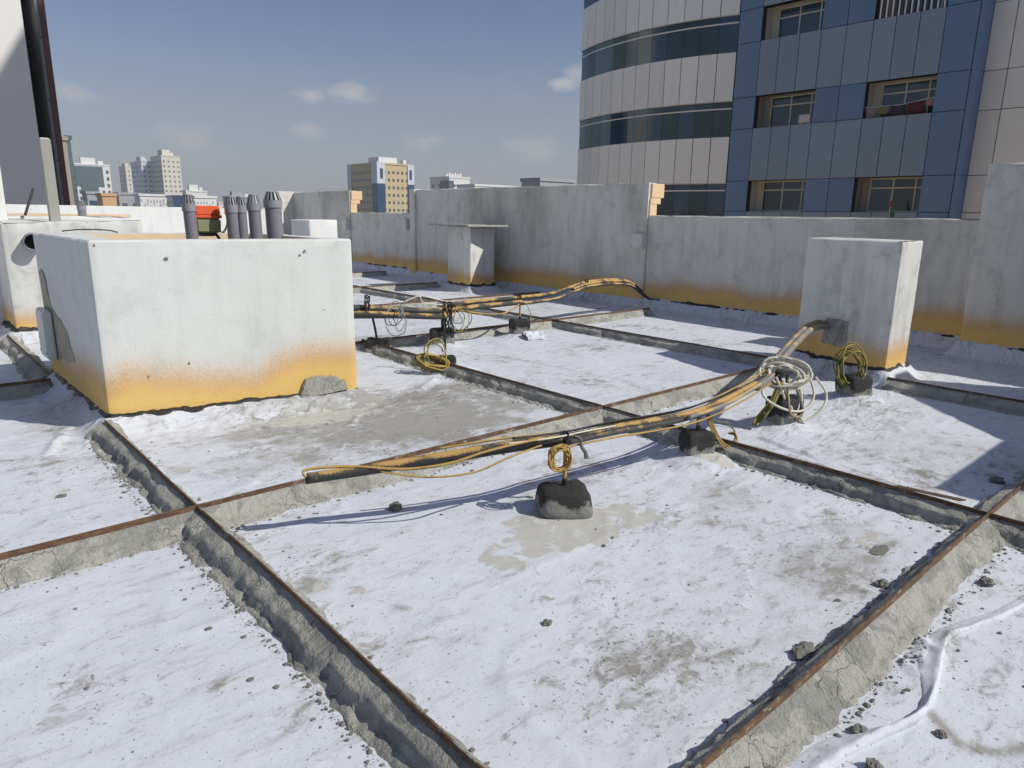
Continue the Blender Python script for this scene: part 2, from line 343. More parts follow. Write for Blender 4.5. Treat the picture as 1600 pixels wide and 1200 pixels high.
def m_mortar():
    m, nt, b = mat('cement_mortar'); p = geo(nt); L = nt.links
    c = mixc(nt, noise_(nt, 6, 5, .65, p, .4), (.37, .365, .325), (.53, .52, .455))
    damp = mrange(nt, noise_(nt, 3.4, 7, .62, p, 1.0), .50, .56); c = mixc(nt, math_(nt, 'MULTIPLY', damp, .6), c, (.24, .24, .222))
    c = mixc(nt, math_(nt, 'MULTIPLY', mrange(nt, noise_(nt, 60, 5, .6, p), .55, .75), .5), c, (.17, .165, .145))
    vo = nt.nodes.new('ShaderNodeTexVoronoi'); vo.feature = 'DISTANCE_TO_EDGE'; vo.inputs['Scale'].default_value = 5.5
    dv = nt.nodes.new('ShaderNodeVectorMath'); dv.operation = 'MULTIPLY_ADD'; nn = nt.nodes.new('ShaderNodeTexNoise'); nn.inputs['Scale'].default_value = 9; L.new(p, nn.inputs['Vector'])
    L.new(nn.outputs['Color'], dv.inputs[0]); dv.inputs[1].default_value = (.16, .16, .16); L.new(p, dv.inputs[2]); L.new(dv.outputs[0], vo.inputs['Vector'])
    crk = mrange(nt, vo.outputs['Distance'], .012, .003); crk = math_(nt, 'MULTIPLY', crk, mrange(nt, noise_(nt, 2.3, 3, .5, p), .50, .60))
    c = mixc(nt, math_(nt, 'MULTIPLY', crk, .5), c, (.09, .085, .07)); L.new(c, b.inputs['Base Color']); b.inputs['Roughness'].default_value = .9; b.inputs['Specular IOR Level'].default_value = .2
    h = math_(nt, 'ADD', math_(nt, 'MULTIPLY', noise_(nt, 35, 7, .65, p, .3), 1.0), math_(nt, 'MULTIPLY', noise_(nt, 150, 3, .6, p), .3)); h = math_(nt, 'MULTIPLY_ADD', crk, -1.0, h)
    bump(nt, b, h, .95, .026); return m
def m_rust(light=False):
    m, nt, b = mat('rusty_steel'); p = geo(nt)
    c = ramp(nt, noise_(nt, 18, 8, .7, mapped(nt, p, (1, 1, 2.5))), [(.28, (.055, .032, .02)), (.5, (.12, .068, .036)), (.66, (.21, .125, .062)), (.8, (.26, .20, .13))])
    c = mixc(nt, math_(nt, 'MULTIPLY', mrange(nt, noise_(nt, 9, 6, .7, mapped(nt, p, (1, 1, 3), (2, 5, 1))), .58, .64), .75), c, (.33, .32, .275))
    nt.links.new(c, b.inputs['Base Color']); b.inputs['Roughness'].default_value = .85; bump(nt, b, noise_(nt, 120, 4, .6, p), .4, .006); return m
def m_paint(name, w0, w1, band=.30, soft=.16, streak=.35, grime=.25, dark=(.20, .195, .175), dips=0.0, z0=0.0, stain=.0):
    """white roof paint over render; ochre spray coat on the foot, fading out in spatter"""
    m, nt, b = mat(name); p = geo(nt); L = nt.links
    c = mixc(nt, noise_(nt, 1.6, 6, .6, p), w0, w1)
    st = noise_(nt, 7, 6, .6, mapped(nt, p, (1, 1, .13))); c = mixc(nt, math_(nt, 'MULTIPLY', mrange(nt, st, .46, .72), streak), c, tuple(x * .62 for x in w0))
    st2 = noise_(nt, 11, 4, .5, mapped(nt, p, (1, 1, .05), (3, 1, 0))); c = mixc(nt, math_(nt, 'MULTIPLY', mrange(nt, st2, .62, .7), streak * .8), c, tuple(min(1, x * 1.18) for x in w1))
    gm = mrange(nt, noise_(nt, 3.5, 6, .7, p, .4), .48, .75); c = mixc(nt, math_(nt, 'MULTIPLY', gm, grime), c, dark)
    if stain: c = mixc(nt, math_(nt, 'MULTIPLY', mrange(nt, noise_(nt, .55, 5, .6, mapped(nt, p, (1, 1, .5))), .5, .68), stain), c, (.19, .17, .12))
    sp = mrange(nt, noise_(nt, 70, 3, .6, p), .70, .75); c = mixc(nt, math_(nt, 'MULTIPLY', sp, .5), c, dark)
    sx = nt.nodes.new('ShaderNodeSeparateXYZ'); L.new(p, sx.inputs[0])
    wob = math_(nt, 'MULTIPLY', math_(nt, 'SUBTRACT', noise_(nt, 1.3, 3, .5, mapped(nt, p, (1, 1, .2))), .5), .38)
    zz = math_(nt, 'ADD', math_(nt, 'SUBTRACT', sx.outputs['Z'], z0), wob)
    if dips: zz = math_(nt, 'ADD', zz, math_(nt, 'MULTIPLY', mrange(nt, sx.outputs['X'], 2.05, 2.75), -dips))
    spat = math_(nt, 'MULTIPLY', math_(nt, 'SUBTRACT', noise_(nt, 240, 2, .5, p), .5), .55); spat2 = math_(nt, 'MULTIPLY', math_(nt, 'SUBTRACT', noise_(nt, 70, 3, .6, p), .5), .16)
    z2 = math_(nt, 'ADD', zz, math_(nt, 'ADD', spat, spat2))
    f = mrange(nt, z2, band + soft * .5, band - soft * .5)
    ye = mixc(nt, mrange(nt, zz, band * .25, band * .95), (.76, .48, .13), (.62, .32, .055)); ye = mixc(nt, math_(nt, 'MULTIPLY', gm, .3), ye, (.35, .2, .06))
    c = mixc(nt, math_(nt, 'MULTIPLY', f, .94), c, ye)
    L.new(c, b.inputs['Base Color']); b.inputs['Roughness'].default_value = .75; b.inputs['Specular IOR Level'].default_value = .3
    h = math_(nt, 'ADD', noise_(nt, 45, 6, .6, p), math_(nt, 'MULTIPLY', noise_(nt, 8, 5, .6, p), 1.2)); bump(nt, b, h, .22, .01); return m
def m_tar():
    m, nt, b = mat('bitumen'); p = geo(nt); c = mixc(nt, mrange(nt, noise_(nt, 25, 6, .65, p), .5, .75), (.012, .012, .012), (.07, .066, .06)); nt.links.new(c, b.inputs['Base Color'])
    b.inputs['Roughness'].default_value = .55; bump(nt, b, noise_(nt, 45, 6, .65, p), .6, .015); return m
def m_block():
    m, nt, b = mat('block_concrete'); p = geo(nt); sx = nt.nodes.new('ShaderNodeSeparateXYZ'); nt.links.new(objc(nt), sx.inputs[0])
    c = mixc(nt, noise_(nt, 30, 6, .65, p), (.19, .19, .175), (.36, .355, .32))
    f = mrange(nt, math_(nt, 'ADD', sx.outputs['Z'], math_(nt, 'MULTIPLY', math_(nt, 'SUBTRACT', noise_(nt, 11, 4, .6, p), .5), .25)),  .085, .115)
    c = mixc(nt, f, c, mixc(nt, noise_(nt, 50, 4, .6, p), (.012, .012, .012), (.055, .052, .05))); nt.links.new(c, b.inputs['Base Color']); b.inputs['Roughness'].default_value = .8
    bump(nt, b, noise_(nt, 70, 5, .7, p), .9, .018); return m
def m_lag(name, dark, yel, thr):
    """pipe lagging with ochre overspray"""
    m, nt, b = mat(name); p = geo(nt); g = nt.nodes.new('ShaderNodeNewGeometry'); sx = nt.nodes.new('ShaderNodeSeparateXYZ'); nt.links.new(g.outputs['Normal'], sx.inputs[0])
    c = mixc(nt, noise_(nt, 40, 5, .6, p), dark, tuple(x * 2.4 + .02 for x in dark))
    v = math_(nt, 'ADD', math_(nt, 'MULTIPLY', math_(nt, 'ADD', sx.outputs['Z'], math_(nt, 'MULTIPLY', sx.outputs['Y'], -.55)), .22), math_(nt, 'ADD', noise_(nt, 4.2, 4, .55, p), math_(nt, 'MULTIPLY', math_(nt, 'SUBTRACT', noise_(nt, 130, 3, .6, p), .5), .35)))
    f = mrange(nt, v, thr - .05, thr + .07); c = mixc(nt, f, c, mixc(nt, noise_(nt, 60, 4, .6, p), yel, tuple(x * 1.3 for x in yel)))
    nt.links.new(c, b.inputs['Base Color']); b.inputs['Roughness'].default_value = .8; bump(nt, b, noise_(nt, 130, 4, .6, p), .5, .008); return m
def m_glass(name, c, rough=.06):
    m, nt, b = mat(name); k = mixc(nt, noise_(nt, .8, 4, .6, geo(nt)), tuple(x * .6 for x in c), tuple(x * 1.5 for x in c)); nt.links.new(k, b.inputs['Base Color'])
    b.inputs['Roughness'].default_value = rough; b.inputs['Specular IOR Level'].default_value = .7; bump(nt, b, noise_(nt, .6, 2, .5, geo(nt)), .04, .05); return m
def m_panel(name, c, rough=.35):
    m, nt, b = mat(name); oi = nt.nodes.new('ShaderNodeObjectInfo'); p = geo(nt)
    k = mixc(nt, oi.outputs['Random'], tuple(x * .93 for x in c), tuple(x * 1.06 for x in c)); st = mrange(nt, noise_(nt, 3, 6, .6, mapped(nt, p, (1, 1, .12))), .5, .8); k = mixc(nt, math_(nt, 'MULTIPLY', st, .22), k, tuple(x * .6 for x in c))
    nt.links.new(k, b.inputs['Base Color']); b.inputs['Roughness'].default_value = rough; bump(nt, b, noise_(nt, 1.3, 2, .5, p), .06, .03); return m
M = dict(mem=m_membrane(), mortar=m_mortar(), rust=m_rust(), tar=m_tar(), block=m_block(),
    big=m_paint('white_render_paint', (.64, .66, .62), (.73, .75, .715), .28, .34, .16, .16, dips=.12),
    box=m_paint('weathered_render_paint', (.60, .60, .57), (.74, .74, .70), .26, .26, .42, .48),
    wall=m_paint('parapet_render_paint', (.64, .62, .555), (.74, .72, .655), .26, .32, .36, .36, stain=.42, z0=.08),
    white=m_paint('white_wall_paint', (.70, .70, .68), (.78, .78, .76), -.5, .1, .25, .15),
    run=plain('white_paint_run', (.74, .76, .745), .6, var=.03), crumb=plain('damp_mortar', (.19, .185, .165), .95, bmp=.5, scale=30), cream=plain('cream_render', (.78, .56, .34), .8, bmp=.2), inner=plain('cream_shaft_render', (.74, .60, .40), .85, bmp=.2), pvc=plain('grey_pvc', (.205, .205, .235), .45, var=.08), pvcd=plain('grey_pvc_cap', (.27, .28, .30), .45, var=.06), dark=plain('void_shade_black', (.01, .01, .011), .9),
    orange=plain('orange_plastic', (.70, .10, .028), .4, var=.06), olive=plain('olive_plastic', (.25, .26, .15), .5), black=plain('black_plastic', (.018, .018, .02), .5), steel=plain('dark_steel', (.06, .058, .055), .6, .4),
    jbox=plain('grey_box_plastic', (.64, .65, .62), .5, bmp=.1), conc=plain('grey_concrete', (.33, .33, .29), .85, bmp=.3, scale=4),
    lagA=m_lag('lagging_ochre', (.025, .024, .022), (.43, .265, .085), .66), lagB=m_lag('lagging_black', (.028, .027, .025), (.42, .28, .11), .74), lagC=m_lag('lagging_grey', (.12, .115, .10), (.42, .29, .13), .72),
    cyel=m_lag('yellow_cable', (.09, .065, .025), (.42, .27, .075), .54), cgrn=m_lag('yellow_green_cable', (.06, .075, .015), (.33, .27, .07), .56), cwhite=plain('white_cable', (.64, .61, .50), .55, var=.2, scale=14), cblk=plain('black_cable', (.02, .02, .022), .55),
    blue=m_panel('blue_panel', (.105, .19, .34)), slate=m_panel('slate_blue_panel', (.195, .27, .355)), wpan=m_panel('white_panel', (.80, .82, .81), .5), gpan=m_panel('pale_panel', (.68, .70, .70), .5), joint=plain('joint_black', (.02, .02, .022), .9), rib=m_glass('teal_glass', (.018, .04, .045)), ribl=m_glass('pale_teal_glass', (.07, .14, .14), .12), ribb=m_glass('blue_glass', (.025, .06, .10)), frame=plain('cream_frame', (.52, .52, .46), .5), reveal=plain('grey_reveal', (.30, .295, .275), .8), rail=plain('white_rail', (.7, .7, .68), .5),
    ctile=plain('roof_ground', (.21, .21, .205), .95, scale=.01))
# ------------------------------------------------------------------ the roof sheet
def graded(segs):
    out = []
    for a, b, s in segs: out += list(np.arange(a, b - s * .5, s))
    return np.array(out + [segs[-1][1]])
gx = graded([(-5, 0, .14), (0, 5.2, .022), (5.2, 8.6, .036), (8.6, 10.9, .05)]); gy = graded([(-4, 0, .14), (0, 6.2, .022), (6.2, 9, .045), (9, 14, .08), (14, 22.4, .12)])
XX, YY = np.meshgrid(gx, gy); ZZ = mem(XX, YY)
roof = obj('roof_membrane', np.stack([XX, YY, ZZ], -1).reshape(-1, 3), grid_faces(len(gx), len(gy)), M['mem'], None, True); tag(roof, kind='structure')
def blob(cx, cy, rx, ry, rot=0, s=0, k=.5):
    c, q = math.cos(rot), math.sin(rot); u = ((XX - cx) * c + (YY - cy) * q) / rx; v = (-(XX - cx) * q + (YY - cy) * c) / ry
    d = np.hypot(u, v) * (1 + k * fbm(XX * 4, YY * 4, 0, 4, s)); return 1 - sst(.35, 1.1, d)
dirt_shade = .95 * blob(2.75, 4.72, 1.55, 1.0, -.15, 81) + .6 * blob(3.5, 4.7, 1.2, 1.0, 0, 82) + .5 * blob(4.9, 7.9, 1.2, .6, 0, 83) + .35 * blob(5.6, 1.5, .7, .9, 0, 84) + .35 * blob(3.3, 1.25, .7, .3, 0, 85) + .4 * blob(.9, 6.2, .5, .8, 0, 86) + .2 * blob(2.6, 1.3, 1.2, .5, 0, 88) + .25 * blob(9.0, 9.5, 2, 2, 0, 89)
def stroke(pts, w):
    best = np.full(XX.shape, 9.0); wx = XX + .03 * fbm(XX * 4, YY * 4, 0, 2, 3); wy = YY + .03 * fbm(XX * 4 + 7, YY * 4, 0, 2, 3)
    for (x0, y0), (x1, y1) in zip(pts[:-1], pts[1:]):
        dx, dy = x1 - x0, y1 - y0; t_ = np.clip(((wx - x0) * dx + (wy - y0) * dy) / (dx * dx + dy * dy), 0, 1); best = np.minimum(best, np.hypot(wx - x0 - t_ * dx, wy - y0 - t_ * dy))
    return np.exp(-(best / w) ** 2)
dirt_shade = dirt_shade + 1.2 * stroke([(2.44, .56), (2.36, .46), (2.42, .36), (2.62, .25)], .022) + .8 * stroke([(4.60, 1.1), (4.56, 2.2), (4.68, 3.4)], .02) + .7 * stroke([(4.47, 1.0), (4.74, 2.0)], .02) + .8 * stroke([(3.42, 1.16), (3.62, 1.18), (3.75, 1.14)], .035) + .5 * stroke([(5.0, 3.0), (5.5, 4.4), (5.3, 6.2)], .02) + .6 * blob(1.24, 2.66, .10, .08, 0, 98) + .4 * blob(3.6, 2.0, .5, .3, .5, 99)  # strokes along the creases paint in fold shadow together with dirt
slur = np.maximum(.62 * blob(2.60, 2.36, .56, .36, -.75, 91, 1.3), .6 * blob(2.55, 5.02, .65, .28, -.1, 92, .8)); slur = np.maximum(slur, .6 * blob(4.05, 2.38, .16, .3, 0, 93)); slur = np.maximum(slur, .5 * blob(1.3, 3.5, .3, .1, 0, 94))
wr = np.exp(-np.maximum(nearest(XX, YY) - .03, 0) / .25) * sst(.3, .9, np.hypot(XX - 2.68, YY - 2.52)) + .3 * blob(5.8, 2.4, .7, .6, 0, 95) + .3 * blob(3.6, 5.2, .9, .7, 0, 96)
for nme, a in (('dirt_shade', dirt_shade), ('slurry', slur), ('wrinkle', wr)):
    at = roof.data.attributes.new(nme, 'FLOAT', 'POINT'); at.data.foreach_set('value', np.clip(a, 0, 1.3).astype(np.float32).ravel())
# ------------------------------------------------------------------ screed rails: mortar ridges with a rusty steel strip
def rail(label, axis, c, s0, s1, seed, w=.13, lift=0.0, wl_=1.0, wr_=1.0, style='ledge'):
    L = s1 - s0; stepn = .024 if abs(c) < 5.3 and s0 < 7 else .05; n = int(L / stepn) + 1; s = np.linspace(s0, s1, n)
    t = thing('screed_rail', label, 'screed rail', ((c, s0, 0) if axis == 'y' else (s0, c, 0)), 0, 'rails dividing the roof into bays')
    us = np.array([-1, -.95, -.9, -.84, -.78, -.72, -.66, -.6, -.54, -.48, -.42, -.35, -.27, -.19, -.1, -.035, .035, .1, .19, .27, .35, .42, .48, .54, .6, .66, .72, .78, .84, .9, .95, 1]); S_, U_ = np.meshgrid(s, us, indexing='ij')
    wid = np.where(U_ < 0, w * wl_ * (1.1 + .30 * fbm(S_ * 1.7, 0, seed, 4, seed)), w * wr_ * (1.1 + .30 * fbm(S_ * 1.7, 9, seed, 4, seed + 3))) + .007 * vn(S_ * 9, np.sign(U_) * 3, seed, seed) + .007 * vn(S_ * 31, np.sign(U_), seed, seed + 4)
    off = U_ * wid; a = np.abs(U_)
    sx, sy = (c + off, S_) if axis == 'y' else (S_, c + off)
    plane = (U_ < 0) & (style == 'plane')
    led = np.clip(.50 + .34 * fbm(S_ * 2.1, np.sign(U_) * 5, seed, 5, seed + 7, .65), .26, .80); drop = .12
    pl = np.where(a < .14, 1 - .25 * a, .965 - (a - .14) / .86 * .80)
    lg = np.where(a < .1, 1 - .2 * a, np.where(a < led, .98 - (a - .1) / (led - .1) * .30, np.where(a < led + drop, .68 - (a - led) / drop * .46, .22 - (a - led - drop) / (1.001 - led - drop) * .12)))
    prof = np.where(plane, .45 * pl + .55 * lg, lg); toe = sst(.90, 1, a); prof = prof * (1 - toe)
    top = zr(sx, sy) - (np.where(U_ > 0, .010, .024) if axis == 'y' else np.where(U_ > 0, .014, .026)); bot = mem(sx, sy); bot = np.minimum(bot, top - .03) - .006
    z = bot + (top - bot) * prof
    k = sst(.05, .3, a) * (1 - .7 * toe); rough = fbm(sx * 9, sy * 9, z * 9, 4, seed + 11) - .7 * np.maximum(1 - 9 * np.abs(fbm(sx * 6, sy * 6, seed, 3, seed + 41)), 0); lump = fbm(sx * 34, sy * 34, seed, 3, seed + 13, .7)
    z = z + k * (.015 * rough + 0.014 * lump * sst(.45, .95, a)) - .012 * sst(.06, .2, a) * np.maximum(fbm(S_ * 5, U_ * 3, seed, 3, seed + 15), 0)
    nrm = np.sign(U_) * k * (.014 * fbm(sx * 7, sy * 7, z * 12 + 5, 3, seed + 19))
    if axis == 'y': sx = sx + nrm
    else: sy = sy + nrm
    V = np.stack([sx, sy, z], -1) - np.array(t.location)
    F = grid_faces(len(us), n).tolist()
    if axis == 'x': F = [q[::-1] for q in F]
    F.append(tuple(range(len(us)))); F.append(tuple(range(len(us) * n - 1, len(us) * (n - 1) - 1, -1)))
    obj('mortar', V.reshape(-1, 3), F, M['mortar'], t, True)
    q = np.linspace(s0 + .002, s1 - .002, int(L / .12) + 2); wob = .006 * fbm(q * .8, 0, seed, 2, seed + 30); zz = .0025 * fbm(q * 1.1, 4, seed, 2, seed + 31) + lift
    P = []
    for dx, dz in ((-.0035, -.06), (.0035, -.06), (.0035, 0), (-.0035, 0)):
        x, y = (c + wob + dx, q) if axis == 'y' else (q, c + wob + dx); P.append(np.stack([x, y, zr(x, y) + zz + dz], -1))
    V = np.stack(P, 1).reshape(-1, 3) - np.array(t.location); F = grid_faces(4, len(q), True).tolist()
    if axis == 'x': F = [f[::-1] for f in F]
    F += [(0, 1, 2, 3), tuple(range(4 * len(q) - 1, 4 * len(q) - 5, -1))]
    # a folded foot makes it an angle: flange lying on the mortar
    obj('steel_strip', V, F, M['rust'], t); return t
AX = [1.055, 4.249, 7.377]; BY = [.868, 3.593, 7.303, 10.164, 12.852, 15.961]
rail('grey mortar rail from lower middle of the roof back to the white shaft', 'y', AX[0], .9, 5.56, 101, .122, wl_=1.1, wr_=.72)
rail('mortar rail continuing behind the white shaft at the far left', 'y', AX[0] - .03, 7.5, 10.1, 102)
rail('long shaded rail running under the front cable bundle through the middle bays', 'y', AX[1], -1.5, 7.45, 103, .105, wl_=1.05, wr_=.75)
rail('shaded rail meeting the left foot of the right concrete box', 'y', AX[2], 3.75, 18.5, 104, .10)
rail('short shaded rail leaving the right concrete box towards the right edge', 'y', AX[2] - .02, -1.5, 2.55, 105, .10)
rail('sunlit rail rising diagonally at the lower right corner', 'x', BY[0], .5, 9.6, 106, .118, .003, style='plane', wr_=1.0)
rail('long sunlit rail crossing the picture below the white shaft', 'x', BY[1], -1.6, 7.3, 107, .105, .003, style='plane', wr_=.8)
rail('sunlit rail behind the white shaft with a block leaning on it', 'x', BY[2], 3.05, 9.75, 108, .11, .003, style='plane', wr_=.75)
rail('rail stub in shade left of the white shaft', 'x', BY[2] - .05, -1.6, 1.0, 109, .12, .003)
rail('rail far behind the rear cable bundle', 'x', BY[3], 3.0, 9.9, 110, .11, .003, style='plane', wr_=.75)
rail('rail in front of the capped concrete stub', 'x', BY[4], 3.0, 9.3, 111, .11, .003, style='plane', wr_=.75)
rail('farthest rail below the low parapet', 'x', BY[5], 3.0, 9.9, 112, .11, .003, style='plane', wr_=.75)
rail('short rail by the base of the far left box', 'x', BY[3] - .1, -1.6, .95, 113, .11, .003)
# ------------------------------------------------------------------ tar round the feet of the boxes
def tar_ring(poly, parent, seed, z0=None, h=.05):
    P, Nn = loop_of(poly, .02, .025); n = len(P); zb = mem(P[:, 0] + Nn[:, 0] * .03, P[:, 1] + Nn[:, 1] * .03)
    hh = h * np.clip(.6 + .8 * fbm(P[:, 0] * 9, P[:, 1] * 9, seed, 5, seed, .65), .12, 1.5) + .05 * np.maximum(vn(P[:, 0] * 17, P[:, 1] * 17, seed, seed + 2) - .62, 0); o = .014 + .012 * vn(P[:, 0] * 9, P[:, 1] * 9, 0, seed)
    V = [np.c_[P + Nn * (o * 1.5 + .012 + .03 * np.clip(fbm(P[:, 0] * 6, P[:, 1] * 6, 0, 3, seed + 6), 0, 1))[:, None], zb - .012], np.c_[P + Nn * (o + .012)[:, None], zb + hh * .35], np.c_[P + Nn * (o * .8)[:, None], zb + hh * .8], np.c_[P - Nn * .012, zb + hh]]
    return obj('bitumen_skirt', np.vstack(V) - np.array(parent.location), grid_faces(n, 4, True), M['tar'], parent, True)
def rebase(o, t):
    o.data.transform(Matrix.Translation(-Vector(t.location))); o.parent = t; return o
def irregular(name, pts, nrm, mat_, parent, thick=.006, seed=0, amp=.012, sub=8):
    """thin patch with a ragged outline lying on a face (pts in order, nrm = outward)"""
    P = []; n = len(pts); nrm = Vector(nrm).normalized(); rs = random.Random(seed)
    for i in range(n):
        a, b = Vector(pts[i]), Vector(pts[(i + 1) % n])
        for k in range(sub): q = a.lerp(b, k / sub); j = Vector((rs.uniform(-1, 1), rs.uniform(-1, 1), rs.uniform(-1, 1))) * amp; P.append(q + j - nrm * j.dot(nrm) + nrm * (.004 if thick < .003 else .007))
    c = sum(P, Vector()) / len(P); m = len(P)
    P2 = [p + (c - p) * .04 + nrm * thick for p in P]
    v = [tuple(p - Vector(parent.location)) for p in P + P2]; f = [(i, (i + 1) % m, m + (i + 1) % m, m + i) for i in range(m)] + [tuple(range(m, 2 * m))]
    return obj(name, v, f, mat_, parent)
# big white shaft
t = thing('shaft_box', 'large white open-topped shaft with yellow foot and grey vent pipes inside', 'shaft', (BIG[0][0], BIG[0][1], 0))
INN = [(1.30, 5.80), (2.80, 5.53), (2.84, 7.12), (1.40, 7.30)]
b_ = rebase(prism('wall', BIG, -.1, 1.295, M['big'], None, hollow=INN, zin=.4), t)
v = [(x, y, z) for z in (1.288, .4) for x, y in INN]
inn = obj('shaft_lining', [(p[0] + (2.08 - p[0]) * .006 - t.location.x, p[1] + (6.4 - p[1]) * .006 - t.location.y, p[2]) for p in v], [(0, 1, 5, 4), (1, 2, 6, 5), (2, 3, 7, 6), (3, 0, 4, 7), (4, 5, 6, 7)], M['inner'], t)
tar_ring(BIG, t, 201, h=.036)
fn = (-.31, -1.87, 0)
irregular('mortar_patch', [(2.46, 5.395, -.01), (2.52, 5.385, .145), (2.60, 5.371, .165), (2.74, 5.348, .155), (2.86, 5.328, .10), (2.885, 5.324, .02)], fn, M['mortar'], t, .034, 3, .006)
irregular('stain', [(1.0865, 6.52, .26), (1.078, 7.12, .24), (1.073, 7.5, .26), (1.0715, 7.56, .95), (1.0745, 7.35, .98), (1.0765, 7.2, .66), (1.0815, 6.85, .58), (1.084, 6.68, .50)], (-1, -.015, 0), plain('brown_damp_render', (.40, .37, .29), .9, var=.3, bmp=.3), t, .001, 5, .02)
rs3 = random.Random(8)
def on_front(u, z): x = 1.10 + 1.87 * u; return (x, 5.62 - .31 * u, z)
for k, (u, z, r_) in enumerate(((.255, 1.16, .016), (.02, 1.262, .010), (.79, 1.20, .013), (.77, 1.17, .009), (.30, .37, .010), (.15, .30, .007), (.86, .72, .006))):
    c = on_front(u, z); irregular('scar', [(c[0] + r_ * math.cos(q) * rs3.uniform(.6, 1.2), c[1] - .1658 * r_ * math.cos(q), c[2] + r_ * math.sin(q) * rs3.uniform(.6, 1.2)) for q in (0, 1.05, 2.1, 3.14, 4.2, 5.25)], fn, M['crumb'], t, .002, k, .002, 2)
# conduit box on the shaft's left side
def junction(name, label, c, size, nx, mat_, parent=None, group=None):
    t = thing(name, label, 'junction box', c, 0, group); w, d, h = size
    bm = bmesh.new(); bmesh.ops.create_cube(bm, size=1); bmesh.ops.scale(bm, vec=(d, w, h), verts=bm.verts); bmesh.ops.translate(bm, vec=(-d / 2 * nx, 0, 0), verts=bm.verts); bmesh.ops.bevel(bm, geom=bm.edges[:], offset=.012, segments=2, affect='EDGES')
    me = bpy.data.meshes.new('box_body'); bm.to_mesh(me); bm.free(); me.materials.append(mat_); o = bpy.data.objects.new('box_body', me); col.objects.link(o); o.parent = t
    m = MB(); m.box(-d * nx - .006, -d * nx + .004, -w * .44, w * .44, -h * .42, h * .42); m.build('lid', mat_, t)
    for sy in (-1, 1):
        m = MB(); m.box(-d * nx - .010, -d * nx, sy * w * .38 - .008, sy * w * .38 + .008, -h * .36 - .008, -h * .36 + .008); m.build('screw', M['steel'], t)
    return t
junction('junction_box', 'weathered metal box fixed low on the shaded left side of the white shaft', (1.064, 7.36, .42), (.36, .065, .44), 1, M['jbox'])
# right box
t = thing('service_box', 'weathered concrete box with cable bundle entering its shaded side', 'concrete box', (RBOX[0][0], RBOX[0][1], 0))
rebase(prism('wall', RBOX, -.1, 1.31, M['box'], None), t); tar_ring(RBOX, t, 202, h=.05)
fl = (-1.12, .34, 0)
irregular('cement_patch', [(7.63, 3.10, .16), (7.625, 3.10, .46), (7.71, 3.38, .46), (7.72, 3.40, .18)], fl, M['mortar'], t, .004, 9, .006)
# far capped stub
t = thing('capped_stub', 'concrete stub with yellow foot capped by a thin overhanging slab', 'concrete box', (FBOX[0][0], FBOX[0][1], 0))
rebase(prism('wall', FBOX, -.1, 1.27, M['box'], None), t); tar_ring(FBOX, t, 203, h=.07)
cap = [(8.94, 11.30), (9.97, 11.22), (10.15, 12.88), (9.14, 12.97)]
rebase(prism('cap_slab', cap, 1.275, 1.31, M['conc'], None, step=.1), t)
v, f = tube_geo(spline([(9.45, 11.3, 1.31), (9.5, 11.3, 1.335), (9.56, 11.3, 1.31)]), .012, 6); rebase(obj('lifting_loop', v, f, M['steel']), t)
# far left box with pipe stub
t = thing('shaft_box', 'white box at the far left with a grey pipe stub sticking out', 'shaft', (LBOX[0][0], LBOX[0][1], 0))
rebase(prism('wall', LBOX, -.1, 1.36, M['box'], None, chip=.03, ztop=lambda x, y: 1.345 + .05 * fbm(x * 3, y * 3, 0, 3, 7) + .012 * (x - 1)), t); tar_ring(LBOX, t, 204, h=.09)
pv = [(1.44, 10.4, 1.13), (1.40, 10.0, 1.12)]
m = MB()
for r0, r1, rev in ((.115, .115, 0), (.1, .1, 1)):
    pass
v, f = [], []
nn = 24
for k, (rr, tt) in enumerate(((.1, 0), (.1, 1), (.088, 1), (.088, 0))):
    p = Vector(pv[0]).lerp(Vector(pv[1]), tt); ax = (Vector(pv[1]) - Vector(pv[0])).normalized(); u = ax.orthogonal().normalized(); w = ax.cross(u)
    v += [tuple(p + (u * math.cos(2 * math.pi * i / nn) + w * math.sin(2 * math.pi * i / nn)) * rr) for i in range(nn)]
for k in range(3): f += [(k * nn + i, k * nn + (i + 1) % nn, (k + 1) * nn + (i + 1) % nn, (k + 1) * nn + i) for i in range(nn)]
rebase(obj('pipe_stub', v, f, M['pvc'], None, True), t)
v = [tuple(Vector(pv[0]).lerp(Vector(pv[1]), .72) + (u * math.cos(2 * math.pi * i / nn) + w * math.sin(2 * math.pi * i / nn)) * .089) for i in range(nn)]; rebase(obj('pipe_shade_disc', v, [tuple(range(nn))], M['dark']), t)  # black disc paints in the shade inside the pipe
# box behind it, wall block at the frame's left edge, concrete post, small bits
t = thing('shaft_box', 'low white box behind the pipe stub box with broken top edge', 'shaft', (1.2, 12, 0))
rebase(prism('wall', [(1.2, 12.0), (2.95, 11.9), (3.0, 13.6), (1.2, 13.7)], -.1, 1.40, M['white'], None, chip=.04, step=.07, ztop=lambda x, y: 1.40 + .02 * fbm(x * 4, y * 4, 0, 3, 17)), t)
t = thing('stair_block', 'tall white wall cut off by the left edge of the picture', 'wall block', (-1.5, 11, 0))
rebase(prism('wall', [(-1.5, 10.9), (1.31, 11.0), (1.31, 11.7), (-1.5, 11.75)], -.1, 3.4, M['white'], None, step=.1), t)
t = thing('concrete_post', 'grey concrete post standing upright on the far left box', 'post', (1.77, 10.72, 1.33))
m = MB(); m.box(-.06, .06, -.05, .05, 0, 1.02); o = m.build('shaft', M['conc'], t); bv = o.modifiers.new('b', 'BEVEL'); bv.width = .008
m = MB(); m.box(-.045, .045, -.035, .035, 1.02, 1.032); m.build('end_plate', M['jbox'], t)
